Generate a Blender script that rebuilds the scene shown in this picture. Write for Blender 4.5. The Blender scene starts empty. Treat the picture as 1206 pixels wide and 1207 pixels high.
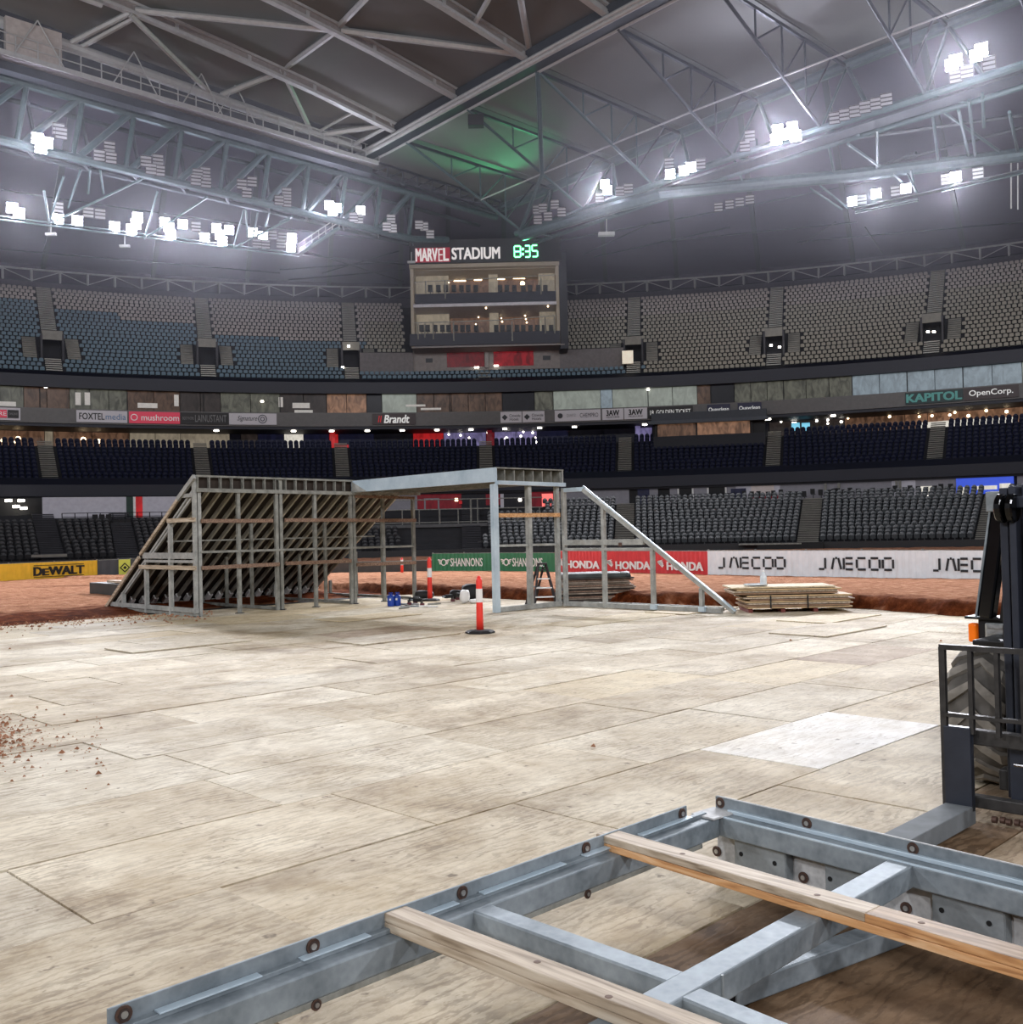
import bpy, math, random
from math import sin, cos, tan, atan2, sqrt, radians, pi, floor
from mathutils import Vector, Matrix, noise
random.seed(7)
SC = bpy.context.scene
COL = SC.collection

# ------------------------------------------------------------------ camera
F_PX, PITCH, ROLL, H = 1208.0, radians(1.0), radians(1.3), 2.05
cd = bpy.data.cameras.new('camera'); cam = bpy.data.objects.new('camera', cd); COL.objects.link(cam)
cd.sensor_fit = 'HORIZONTAL'; cd.sensor_width = 36.0; cd.lens = 36.0 * F_PX / 1206.0
cd.clip_start = 0.05; cd.clip_end = 500
SC.camera = cam
fwd = Vector((0, cos(PITCH), sin(PITCH))); up0 = Vector((0, -sin(PITCH), cos(PITCH))); rt0 = Vector((1, 0, 0))
rt = rt0 * cos(ROLL) + up0 * sin(ROLL); upv = up0 * cos(ROLL) - rt0 * sin(ROLL)

def ray(px, py):
    x = (px - 603) / F_PX; y = -(py - 603.5) / F_PX
    X = x * cos(ROLL) + y * sin(ROLL); Z = -x * sin(ROLL) + y * cos(ROLL)
    return Vector((X, cos(PITCH) - Z * sin(PITCH), sin(PITCH) + Z * cos(PITCH)))
def proj(P):
    X, Y, Z = P[0], P[1], P[2] - H
    y = Y * cos(PITCH) + Z * sin(PITCH); z = -Y * sin(PITCH) + Z * cos(PITCH)
    if y < .1: return (-9999, -9999)
    return 603 + F_PX * (X * cos(ROLL) - z * sin(ROLL)) / y, 603.5 - F_PX * (X * sin(ROLL) + z * cos(ROLL)) / y
# camera axes matching ray(): image right and image up
m = Matrix.Identity(3)
r_ = (ray(604, 603.5) - ray(603, 603.5)).normalized(); u_ = (ray(603, 602.5) - ray(603, 603.5)).normalized(); b_ = -ray(603, 603.5).normalized()
m = Matrix((r_, u_, b_)).transposed()
cam.matrix_world = Matrix.Translation((0, 0, H)) @ m.to_4x4()

# ------------------------------------------------------------------ world, exposure
w = bpy.data.worlds.new('night'); SC.world = w; w.use_nodes = True
w.node_tree.nodes['Background'].inputs[0].default_value = (0.62, 0.62, 0.72, 1)
w.node_tree.nodes['Background'].inputs[1].default_value = 0.035
SC.view_settings.view_transform = 'Standard'; SC.view_settings.look = 'None'
SC.view_settings.exposure = 0.18; SC.view_settings.gamma = 1.0; SC.view_settings.use_curve_mapping = False
SC.cycles.max_bounces = 6; SC.cycles.diffuse_bounces = 3; SC.cycles.glossy_bounces = 2
SC.cycles.transmission_bounces = 3; SC.cycles.transparent_max_bounces = 6
SC.cycles.caustics_reflective = False; SC.cycles.caustics_refractive = False
SC.cycles.use_denoising = True

# ------------------------------------------------------------------ coordinates
Q = 1 / sqrt(2)
def P(a, b, z=0.0): return Vector(((a - b) * Q, (a + b) * Q, z))      # a: away to the right, b: away to the left
def ab(p): return ((p[0] + p[1]) * Q, (p[1] - p[0]) * Q)
O = Vector((0, 0, H)); CY = 14.7                                        # the bowl is round about (0, CY)
def on_a(px, py, a): d = ray(px, py); return O + d * (a / ((d.x + d.y) * Q))
def on_b(px, py, b): d = ray(px, py); return O + d * (b / ((d.y - d.x) * Q))
def on_z(px, py, z): d = ray(px, py); return O + d * ((z - H) / d.z)
def on_y(px, py, y): d = ray(px, py); return O + d * (y / d.y)
def on_r(px, py, R):
    d = ray(px, py); A = d.x ** 2 + d.y ** 2; B = -2 * d.y * CY; C = CY * CY - R * R
    return O + d * ((-B + sqrt(B * B - 4 * A * C)) / (2 * A))
def th_r(px, py, R): p = on_r(px, py, R); return atan2(p.x, p.y - CY)
def pol(R, th, z): return Vector((R * sin(th), CY + R * cos(th), z))

# ------------------------------------------------------------------ lamps (floodlight banks, then added fill spots)
def spot(p, tgt, power, size=60, col=(0.93, 0.94, 1.0), rad=0.6):
    l = bpy.data.lights.new('flood_or_fill_beam', 'SPOT'); l.energy = power; l.spot_size = radians(size); l.spot_blend = 0.6
    l.color = col; l.shadow_soft_size = rad
    o = bpy.data.objects.new('flood_or_fill_beam', l); COL.objects.link(o); o.location = p
    o.rotation_euler = (Vector(tgt) - Vector(p)).to_track_quat('-Z', 'Y').to_euler(); return o
KW = 21500
for px, py, b in ((50, 160, 74), (20, 245, 80), (160, 262, 80), (205, 270, 80), (260, 277, 80), (345, 284, 80), (395, 243, 75)):
    p = on_b(px, py, b); spot(p + Vector((.8, -1.2, -.8)), (6, 18, 0), KW * 0.8, 80)
for px, py, a in ((925, 155, 70), (925, 155, 70), (1125, 75, 70), (1153, 62, 70), (810, 200, 70), (714, 220, 70), (1035, 228, 82), (1127, 208, 82)):
    p = on_a(px, py, a); spot(p + Vector((-1, -1.4, -.8)), (0, 14, 0), KW, 80)
# the banks behind and beside the photographer (the ring of banks goes on round the arena)
for p in ((-52, -28, 31), (50, -30, 31), (-58, 8, 31), (60, 6, 31), (-14, -52, 31), (18, -50, 31)):
    spot(p, (0, 26, 0), KW * 1.55, 90, rad=1.2)
# added unseen fill spots that brighten the seats and roof
for p, t, k in (((-40, 50, 29), (-20, 108, 30), 0.30), ((44, 46, 29), (30, 100, 29), 0.30), ((0, -20, 28), (0, 110, 24), 0.5), ((-18, 40, 26), (-20, 62, 38), .16), ((26, 40, 26), (30, 66, 38), .30), ((-30, 70, 22), (-46, 96, 36), .30), ((-8, 80, 22), (-16, 106, 36), .26), ((28, 66, 22), (42, 92, 37), .42), ((12, 84, 22), (16, 108, 36), .16)):
    spot(p, t, KW * k, 110, rad=2.0)

# ------------------------------------------------------------------ materials
MATS = {}
def srgb(c):
    return tuple(((x / 255) / 12.92 if x / 255 <= .04045 else ((x / 255 + .055) / 1.055) ** 2.4) for x in c) + (1,)
def mat(name, rgb, rough=.6, metal=0., emit=None, es=0., var=.12, scale=3., bump=0., spec=.5, coat=0.):
    if name in MATS: return MATS[name]
    mt = bpy.data.materials.new(name); mt.use_nodes = True; N = mt.node_tree.nodes; L = mt.node_tree.links
    bs = N['Principled BSDF']; bs.inputs['Roughness'].default_value = rough; bs.inputs['Metallic'].default_value = metal
    bs.inputs['Specular IOR Level'].default_value = spec
    c = srgb(rgb)
    if var > 0:
        tc = N.new('ShaderNodeTexCoord'); nz = N.new('ShaderNodeTexNoise'); nz.inputs['Scale'].default_value = scale; nz.inputs['Detail'].default_value = 4
        rp = N.new('ShaderNodeValToRGB'); e = rp.color_ramp.elements
        e[0].position = .3; e[1].position = .7
        e[0].color = tuple(x * (1 - var) for x in c[:3]) + (1,); e[1].color = tuple(min(1, x * (1 + var)) for x in c[:3]) + (1,)
        L.new(tc.outputs['Object'], nz.inputs['Vector']); L.new(nz.outputs['Fac'], rp.inputs[0]); L.new(rp.outputs[0], bs.inputs['Base Color'])
        if bump:
            bp = N.new('ShaderNodeBump'); bp.inputs['Strength'].default_value = bump; L.new(nz.outputs['Fac'], bp.inputs['Height']); L.new(bp.outputs[0], bs.inputs['Normal'])
    else: bs.inputs['Base Color'].default_value = c
    if emit: bs.inputs['Emission Color'].default_value = srgb(emit); bs.inputs['Emission Strength'].default_value = es
    MATS[name] = mt; return mt
def nodes_mat(name):
    mt = bpy.data.materials.new(name); mt.use_nodes = True; MATS[name] = mt
    return mt, mt.node_tree.nodes, mt.node_tree.links, mt.node_tree.nodes['Principled BSDF']
def ramp(N, stops):
    r = N.new('ShaderNodeValToRGB'); e = r.color_ramp.elements
    while len(e) < len(stops): e.new(.5)
    for i, (p, c) in enumerate(stops): e[i].position = p; e[i].color = srgb(c) if len(c) == 3 else c
    return r
def plywood_mat(name, tones, stain=.5, film=None, bleach=1.):
    """tones: dark grain, body, bleached body"""
    mt, N, L, bs = nodes_mat(name)
    tc = N.new('ShaderNodeTexCoord'); oi = N.new('ShaderNodeObjectInfo'); ge = N.new('ShaderNodeNewGeometry')
    off = N.new('ShaderNodeVectorMath'); off.operation = 'MULTIPLY_ADD'; off.inputs[1].default_value = (1, 1, 1)
    cmb = N.new('ShaderNodeMath'); cmb.operation = 'MULTIPLY'; cmb.inputs[1].default_value = 91.0
    L.new(oi.outputs['Random'], cmb.inputs[0]); L.new(tc.outputs['Object'], off.inputs[0]); L.new(cmb.outputs[0], off.inputs[2])
    def mixc(kind, fac, a, b):
        m = N.new('ShaderNodeMix'); m.data_type = 'RGBA'; m.blend_type = kind
        if isinstance(fac, float): m.inputs[0].default_value = fac
        else: L.new(fac, m.inputs[0])
        L.new(a, m.inputs[6]); L.new(b, m.inputs[7]); return m.outputs[2]
    def nz(vec, sc, det=4, rough=.6, dist=0., scale=None):
        if scale: mp = N.new('ShaderNodeMapping'); mp.inputs['Scale'].default_value = scale; L.new(vec, mp.inputs[0]); vec = mp.outputs[0]
        n = N.new('ShaderNodeTexNoise'); n.inputs['Scale'].default_value = sc; n.inputs['Detail'].default_value = det; n.inputs['Roughness'].default_value = rough; n.inputs['Distortion'].default_value = dist; L.new(vec, n.inputs['Vector']); return n.outputs['Fac']
    W_ = ge.outputs['Position']; Ob = off.outputs[0]
    # bleached and unbleached areas run over the sheets
    bl = N.new('ShaderNodeMapRange'); bl.inputs[1].default_value = .42; bl.inputs[2].default_value = .60; bl.inputs[4].default_value = bleach
    bsum = N.new('ShaderNodeMath'); bsum.operation = 'ADD'; b2 = N.new('ShaderNodeMath'); b2.operation = 'MULTIPLY'; b2.inputs[1].default_value = .45; L.new(nz(Ob, 1.3, 8, .72, .5), b2.inputs[0]); b3 = N.new('ShaderNodeMath'); b3.operation = 'MULTIPLY'; b3.inputs[1].default_value = .57; L.new(nz(W_, .38, 7, .66), b3.inputs[0])
    L.new(b2.outputs[0], bsum.inputs[0]); L.new(b3.outputs[0], bsum.inputs[1]); L.new(bsum.outputs[0], bl.inputs[0])
    ca = N.new('ShaderNodeRGB'); ca.outputs[0].default_value = srgb(tones[1]); cb = N.new('ShaderNodeRGB'); cb.outputs[0].default_value = srgb(tones[2])
    c = mixc('MIX', bl.outputs[0], ca.outputs[0], cb.outputs[0])
    # wavy veneer grain
    wv = N.new('ShaderNodeTexWave'); wv.wave_type = 'BANDS'; wv.bands_direction = 'Y'; wv.inputs['Scale'].default_value = 2.6; wv.inputs['Distortion'].default_value = 16; wv.inputs['Detail'].default_value = 5; wv.inputs['Detail Scale'].default_value = 1.5; wv.inputs['Detail Roughness'].default_value = .62
    mpw = N.new('ShaderNodeMapping'); mpw.inputs['Scale'].default_value = (.55, 1.6, 1); L.new(Ob, mpw.inputs[0]); L.new(mpw.outputs[0], wv.inputs['Vector'])
    rw = ramp(N, [(.02, tones[0]), (.20, (int(tones[1][0] * .93), int(tones[1][1] * .93), int(tones[1][2] * .92))), (.42, (255, 255, 255))]); L.new(wv.outputs['Fac'], rw.inputs[0])
    gm = N.new('ShaderNodeMapRange'); gm.inputs[1].default_value = .35; gm.inputs[2].default_value = .7; gm.inputs[3].default_value = .06; gm.inputs[4].default_value = .46; L.new(nz(Ob, 1.7, 4), gm.inputs[0])
    c = mixc('MULTIPLY', gm.outputs[0], c, rw.outputs[0])
    # fibres and mottling
    rf = ramp(N, [(.3, (.62, .57, .5, 1)), (.5, (1, 1, 1, 1)), (.7, (1.06, 1.06, 1.05, 1))]); L.new(nz(Ob, 5., 8, .75, .6, (.8, 2.2, 1)), rf.inputs[0]); c = mixc('MULTIPLY', .75, c, rf.outputs[0])
    # brown wear patches across sheets, and small dark flecks
    rs_ = ramp(N, [(.50, (1, 1, 1, 1)), (.66, (.46, .39, .32, 1))]); L.new(nz(W_, .62, 8, .7, .4), rs_.inputs[0]); c = mixc('MULTIPLY', float(stain), c, rs_.outputs[0])
    r4 = ramp(N, [(.27, (.28, .24, .2, 1)), (.33, (1, 1, 1, 1))]); L.new(nz(W_, 9., 3, .5), r4.inputs[0]); c = mixc('MULTIPLY', .8, c, r4.outputs[0])
    tr = N.new('ShaderNodeMath'); tr.operation = 'FRACT'; tm = N.new('ShaderNodeMath'); tm.operation = 'MULTIPLY'; tm.inputs[1].default_value = 37.3
    L.new(oi.outputs['Random'], tm.inputs[0]); L.new(tm.outputs[0], tr.inputs[0])
    rs = ramp(N, [(0., (.86, .84, .81, 1)), (.5, (.96, .95, .93, 1)), (1., (1.05, 1.04, 1.02, 1))]); L.new(tr.outputs[0], rs.inputs[0])
    c = mixc('MULTIPLY', 1.0, c, rs.outputs[0]); L.new(c, bs.inputs['Base Color'])
    bs.inputs['Roughness'].default_value = .72; bs.inputs['Specular IOR Level'].default_value = .22
    bp = N.new('ShaderNodeBump'); bp.inputs['Strength'].default_value = .3; bp.inputs['Distance'].default_value = .004
    L.new(wv.outputs['Fac'], bp.inputs['Height']); L.new(bp.outputs[0], bs.inputs['Normal'])
    return mt
PLY = plywood_mat('weathered_plywood', [(114, 94, 70), (178, 160, 130), (224, 213, 190)], .7)
PLYW = plywood_mat('bleached_plywood', [(130, 110, 86), (190, 175, 148), (230, 222, 203)], .55)
PLYP = plywood_mat('paint_spattered_plywood', [(180, 166, 148), (226, 220, 208), (254, 253, 250)], .15)
PLYG = plywood_mat('fresh_plywood', [(150, 128, 96), (200, 182, 148), (220, 207, 178)], .45)
PLYB = plywood_mat('brown_film_plywood', [(70, 50, 34), (112, 86, 62), (160, 136, 110)], .6, bleach=.7)
PLYM = plywood_mat('scuffed_brown_plywood', [(94, 74, 54), (146, 122, 96), (196, 178, 154)], .6)

def galv(name, c0, c1, rough=.42, metal=.75, scale=5.):
    mt, N, L, bs = nodes_mat(name)
    tc = N.new('ShaderNodeTexCoord'); vo = N.new('ShaderNodeTexVoronoi'); vo.inputs['Scale'].default_value = scale * 9; nz = N.new('ShaderNodeTexNoise'); nz.inputs['Scale'].default_value = scale; nz.inputs['Detail'].default_value = 6
    nz.inputs['Roughness'].default_value = .65
    L.new(tc.outputs['Object'], vo.inputs['Vector']); L.new(tc.outputs['Object'], nz.inputs['Vector'])
    mx = N.new('ShaderNodeMix'); mx.inputs[0].default_value = .10; L.new(nz.outputs['Fac'], mx.inputs[2]); L.new(vo.outputs['Distance'], mx.inputs[3])
    r = ramp(N, [(.25, c0), (.7, c1)]); L.new(mx.outputs[0], r.inputs[0]); L.new(r.outputs[0], bs.inputs['Base Color'])
    bs.inputs['Metallic'].default_value = metal; bs.inputs['Roughness'].default_value = rough; bs.inputs['Specular IOR Level'].default_value = .25
    rr = N.new('ShaderNodeMapRange'); rr.inputs[3].default_value = rough - .1; rr.inputs[4].default_value = rough + .2; L.new(nz.outputs['Fac'], rr.inputs[0]); L.new(rr.outputs[0], bs.inputs['Roughness'])
    return mt
GALV = galv('galvanised_steel', (92, 102, 108), (166, 175, 180), .55, .35, 3.)
GALVD = galv('dull_galvanised_steel', (104, 104, 98), (164, 164, 156), .6, .15)
GALVM = galv('mottled_galvanised_plate', (128, 130, 130), (222, 222, 220), .6, .1, 5.)
GALVB = galv('bright_blue_grey_steel', (176, 196, 208), (214, 228, 236), .4, .3, 2.)
ZINC = galv('grey_plate_steel', (120, 126, 128), (160, 166, 168), .5, .3)
def timber_mat(name, c0, c1, c2):
    mt, N, L, bs = nodes_mat(name)
    tc = N.new('ShaderNodeTexCoord'); mp = N.new('ShaderNodeMapping'); mp.inputs['Rotation'].default_value = (0, 0, radians(45)); L.new(tc.outputs['Object'], mp.inputs[0])
    mp2 = N.new('ShaderNodeMapping'); mp2.inputs['Scale'].default_value = (2.0, 30, 30); L.new(mp.outputs[0], mp2.inputs[0])
    n = N.new('ShaderNodeTexNoise'); n.inputs['Scale'].default_value = 1.; n.inputs['Detail'].default_value = 5; n.inputs['Distortion'].default_value = .8; L.new(mp2.outputs[0], n.inputs['Vector'])
    r = ramp(N, [(.3, c0), (.5, c1), (.68, c2)]); L.new(n.outputs['Fac'], r.inputs[0])
    L.new(r.outputs[0], bs.inputs['Base Color']); bs.inputs['Roughness'].default_value = .65
    return mt
TIMB = timber_mat('grey_pine_timber', (126, 108, 86), (184, 166, 142), (208, 194, 172))
TIMO = timber_mat('orange_pine_timber', (160, 108, 66), (212, 158, 104), (230, 188, 142))
TIMR = timber_mat('dull_brown_timber', (92, 68, 54), (132, 104, 86), (160, 134, 112))
RUST = mat('rusty_bolt_steel', (88, 66, 56), .6, .4, var=.35, scale=30)
BOLT = mat('bright_bolt_end', (190, 188, 184), .35, .8, var=.1)
HOLE = mat('dark_bolt_hole', (14, 13, 12), .9, var=0)
BLACK = mat('black_paint', (20, 21, 24), .35, .1, var=.2)
BLACKM = mat('matt_black', (16, 16, 18), .7, var=.2)
MASTM = mat('dark_blue_black_mast_steel', (50, 54, 64), .42, .3, var=.22, scale=5)
MASTW = mat('worn_carriage_steel', (60, 58, 56), .5, .4, var=.35, scale=14)
RUBBER = mat('dusty_lit_tyre_rubber', (98, 94, 88), .85, var=.3, scale=8, bump=.2)  # dusty rubber, its colour raised for light from the left front
CHROME = mat('chrome_rod', (220, 220, 220), .15, 1., var=0)
ORANGE = mat('orange_indicator_lens', (255, 120, 20), .25, emit=(255, 110, 10), es=.15, var=.1)
LENS = mat('clear_headlight_lens', (190, 195, 195), .12, .5, var=.25, scale=30)
RED = mat('bollard_red_plastic', (240, 60, 48), .45, var=.08)
REDK = mat('red_banner', (214, 62, 66), .6, var=.08)
WHITE = mat('white_reflective_band', (232, 230, 226), .5, var=.05)
WBAN = mat('white_banner', (236, 244, 248), .6, var=.05)
YEL = mat('yellow_banner', (236, 188, 44), .6, var=.08)
YELG = mat('pale_yellow_square_banner', (214, 220, 90), .6, var=.05)
GRN = mat('green_banner', (52, 122, 84), .6, var=.08)
DGREY = mat('dark_grey_banner', (62, 66, 70), .6, var=.1)
TXTW = mat('white_print', (240, 240, 236), .6, var=0)
TXTD = mat('dark_print', (36, 40, 44), .6, var=0)
TXTK = mat('black_print', (18, 16, 14), .6, var=0)
CONC = mat('terrace_concrete', (62, 62, 66), .8, var=.15, scale=1.)
CONCD = mat('dark_terrace_concrete', (34, 34, 38), .85, var=.15, scale=1.)
CONCL = mat('light_stair_concrete', (128, 126, 118), .8, var=.12, scale=2.)
FASC = mat('dark_blue_fascia', (13, 17, 33), .6, var=.1)
GREYF = mat('grey_sponsor_fascia', (92, 90, 88), .6, var=.08)
SEATG = mat('dark_grey_seat_plastic', (74, 78, 80), .3, var=.08, spec=.6)
SEATN = mat('navy_seat_plastic', (11, 17, 42), .5, var=.1, spec=.15)
SEATB = mat('beige_seat_plastic', (150, 142, 136), .5, var=.08)
SEATK = mat('khaki_seat_plastic', (142, 137, 124), .5, var=.08)
SEATT = mat('teal_seat_plastic', (84, 108, 122), .5, var=.08)
ROOFD = mat('brown_grey_roof_lining', (84, 84, 79), .85, var=.05, scale=.12)
ROOFL = mat('grey_roof_lining', (100, 103, 101), .85, var=.1, scale=.12)
ROOFP = mat('violet_grey_roof_lining', (78, 75, 90), .85, var=.1, scale=.1)
STG = mat('green_grey_truss_steel', (66, 84, 86), .5, .2, var=.1)
STD = mat('dark_truss_steel', (44, 50, 56), .55, .2, var=.1)
STW = mat('pale_roof_truss_steel', (150, 152, 150), .55, .1, var=.08)
LAMPH = mat('floodlight_housing', (30, 30, 34), .5, .3, var=.1)
LAMPON = mat('lit_floodlight_lens', (255, 255, 255), .3, emit=(232, 234, 255), es=90., var=0)
LAMPON2 = mat('bright_floodlight_lens', (255, 255, 255), .3, emit=(232, 232, 255), es=230., var=0)
LAMPON3 = mat('dazzling_floodlight_lens', (255, 255, 255), .3, emit=(236, 234, 255), es=480., var=0)
LAMPOFF = mat('faint_glow_unlit_lens', (104, 104, 108), .3, emit=(230, 225, 225), es=.05, var=0)  # lamp is off; a faint glow paints the sheen of its lens
DOWN = mat('small_downlight', (255, 250, 235), .4, emit=(255, 246, 232), es=9., var=0)
WARM = mat('warm_room_lamp', (255, 230, 190), .4, emit=(255, 222, 176), es=6., var=0)
CREAM = mat('cream_box_wall', (138, 130, 116), .7, emit=(168, 150, 124), es=.06, var=.06)

# ------------------------------------------------------------------ mesh helpers
class MB:
    def __init__(s): s.v = []; s.f = []; s.mi = []
    def quad(s, pts, k=0):
        n = len(s.v); s.v += [Vector(p) for p in pts]; s.f.append(tuple(range(n, n + len(pts)))); s.mi.append(k); return s
    def hexa(s, c, k=0):
        n = len(s.v); s.v += [Vector(p) for p in c]
        for q in ((0, 3, 2, 1), (4, 5, 6, 7), (0, 1, 5, 4), (1, 2, 6, 5), (2, 3, 7, 6), (3, 0, 4, 7)): s.f.append(tuple(n + i for i in q)); s.mi.append(k)
        return s
    def box(s, c, sx, sy, sz, x=Vector((1, 0, 0)), y=None, k=0):
        x = Vector(x).normalized(); y = Vector((-x.y, x.x, 0)) if y is None else Vector(y).normalized(); z = x.cross(y); c = Vector(c)
        pts = [c + x * (i * sx / 2) + y * (j * sy / 2) + z * (l * sz / 2) for l in (-1, 1) for i, j in ((-1, -1), (1, -1), (1, 1), (-1, 1))]
        return s.hexa(pts, k)
    def bar(s, p, q, wd, hg, up=(0, 0, 1), k=0):
        p, q = Vector(p), Vector(q); d = (q - p).normalized(); up = Vector(up)
        if abs(d.dot(up)) > .98: up = Vector((Q, Q, 0)) if abs(d.z) > .9 else Vector((0, 0, 1))
        sd = d.cross(up).normalized(); u = sd.cross(d).normalized()
        a = [sd * (-wd / 2) + u * (-hg / 2), sd * (wd / 2) + u * (-hg / 2), sd * (wd / 2) + u * (hg / 2), sd * (-wd / 2) + u * (hg / 2)]
        n = len(s.v); s.v += [p + t for t in a] + [q + t for t in a]
        for f in ((0, 3, 2, 1), (4, 5, 6, 7), (0, 1, 5, 4), (1, 2, 6, 5), (2, 3, 7, 6), (3, 0, 4, 7)): s.f.append(tuple(n + i for i in f)); s.mi.append(k)
        return s
    def tube(s, pts, r, n=8, k=0, cap=True):
        pts = [Vector(p) for p in pts]; base = len(s.v)
        rr = r if isinstance(r, (list, tuple)) else [r] * len(pts)
        for i, p in enumerate(pts):
            d = (pts[min(i + 1, len(pts) - 1)] - pts[max(i - 1, 0)]).normalized()
            ref = Vector((0, 0, 1)) if abs(d.z) < .9 else Vector((1, 0, 0))
            a = d.cross(ref).normalized(); b = a.cross(d)
            s.v += [p + (a * cos(2 * pi * j / n) + b * sin(2 * pi * j / n)) * rr[i] for j in range(n)]
        for i in range(len(pts) - 1):
            for j in range(n):
                j2 = (j + 1) % n; s.f.append((base + i * n + j, base + i * n + j2, base + (i + 1) * n + j2, base + (i + 1) * n + j)); s.mi.append(k)
        if cap:
            s.f.append(tuple(base + j for j in reversed(range(n)))); s.mi.append(k)
            e = base + (len(pts) - 1) * n; s.f.append(tuple(e + j for j in range(n))); s.mi.append(k)
        return s
    def prism(s, poly, d, k=0):
        poly = [Vector(p) for p in poly]; d = Vector(d); n = len(s.v); m_ = len(poly); s.v += poly + [p + d for p in poly]
        s.f.append(tuple(n + i for i in reversed(range(m_)))); s.f.append(tuple(n + m_ + i for i in range(m_))); s.mi += [k, k]
        for i in range(m_): j = (i + 1) % m_; s.f.append((n + i, n + j, n + m_ + j, n + m_ + i)); s.mi.append(k)
        return s
def empty(name, loc, label=None, cat=None, group=None, kind=None):
    o = bpy.data.objects.new(name, None); COL.objects.link(o); o.location = loc; o.empty_display_size = .2
    tag(o, label, cat, group, kind); return o
def tag(o, label=None, cat=None, group=None, kind=None):
    if label: o['label'] = label
    if cat: o['category'] = cat
    if group: o['group'] = group
    if kind: o['kind'] = kind
    return o
def mk(name, mb, ms, parent=None, loc=None, bevel=0, smooth=False, label=None, kind=None):
    if loc is None: loc = Vector((0, 0, 0))
    root = Vector((0, 0, 0)); pp = parent
    while pp is not None: root += pp.location; pp = pp.parent
    me = bpy.data.meshes.new(name); off = root + Vector(loc)
    me.from_pydata([tuple(v - off) for v in mb.v], [], mb.f)
    if not isinstance(ms, (list, tuple)): ms = [ms]
    for x in ms: me.materials.append(x)
    if len(ms) > 1: me.polygons.foreach_set('material_index', mb.mi)
    if smooth: me.polygons.foreach_set('use_smooth', [True] * len(me.polygons))
    me.update(); o = bpy.data.objects.new(name, me); COL.objects.link(o); o.location = loc
    if parent: o.parent = parent
    if bevel:
        b = o.modifiers.new('bevel', 'BEVEL'); b.width = bevel; b.segments = 2; b.limit_method = 'ANGLE'; b.angle_limit = radians(40)
    if label: o['label'] = label
    if kind: o['kind'] = kind
    return o
def solo(name, mb, ms, label, cat, group=None, kind=None, loc=None, **k):
    return tag(mk(name, mb, ms, None, loc, **k), label, cat, group, kind)
def struct(name, mb, ms, parent=None, **k):
    o = mk(name, mb, ms, parent, **k)
    if parent is None: o['kind'] = 'structure'
    return o
def text(s_, c, x, up, width, height, m_, parent, name='lettering', bold=0., depth=.02, shear=0., label=None):
    """lettering fitted to width x height, its middle at c, reading along x"""
    cu = bpy.data.curves.new('t', 'FONT'); cu.body = s_; cu.size = 1; cu.extrude = .01; cu.resolution_u = 3; cu.shear = shear
    t = bpy.data.objects.new('t', cu); COL.objects.link(t); dg = bpy.context.evaluated_depsgraph_get()
    me = bpy.data.meshes.new_from_object(t.evaluated_get(dg)); bpy.data.objects.remove(t); bpy.data.curves.remove(cu)
    xs = [v.co.x for v in me.vertices]; ys = [v.co.y for v in me.vertices]
    x = Vector(x).normalized(); up = Vector(up).normalized(); n = x.cross(up)
    fx = width / (max(xs) - min(xs)); fy = height / (max(ys) - min(ys)); cx = (max(xs) + min(xs)) / 2; cy = (max(ys) + min(ys)) / 2
    root = Vector((0, 0, 0)); pp = parent
    while pp is not None: root += pp.location; pp = pp.parent
    for v in me.vertices:
        q = v.co.copy(); v.co = Vector(c) + x * ((q.x - cx) * fx) + up * ((q.y - cy) * fy) + n * (q.z / .01 * depth / 2) - root
    if bold:                                                           # heavier strokes: the glyphs once more, shifted a little along x and up
        vs_ = [v.co.copy() for v in me.vertices]; fs_ = [tuple(p_.vertices) for p_ in me.polygons]; V_ = []; F_ = []
        for k, (dx, dy) in enumerate(((-1, -.5), (1, -.5), (-1, .5), (1, .5))):
            V_ += [v + x * (dx * bold * fx) + up * (dy * bold * fy) + n * (.0006 * k) for v in vs_]; F_ += [tuple(i + k * len(vs_) for i in f) for f in fs_]
        me = bpy.data.meshes.new(name); me.from_pydata(V_, [], F_)
    me.materials.clear(); me.materials.append(m_)
    for p_ in me.polygons: p_.material_index = 0
    o = bpy.data.objects.new(name, me); COL.objects.link(o); o.parent = parent
    if label: o['label'] = label
    return o
ORD = 'first second third fourth fifth sixth seventh eighth ninth tenth eleventh twelfth thirteenth fourteenth fifteenth sixteenth seventeenth eighteenth nineteenth twentieth'.split()
def ordn(i):
    if i < 20: return ORD[i]
    t = ['twenty', 'thirty', 'forty', 'fifty', 'sixty', 'seventy', 'eighty', 'ninety'][min(7, (i + 1) // 10 - 2)]; u = (i + 1) % 10
    return t + '-' + ORD[u - 1] if u else t[:-1] + 'ieth'

exec_parts = []
# ================================================================== FLOOR
mb = MB(); mb.box(P(10.5, 11.5, -.14), 25.6, 35, .2, x=P(1, 0))
flo = struct('floor', mb, mat('dark_subfloor', (40, 32, 24), .9))
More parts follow.
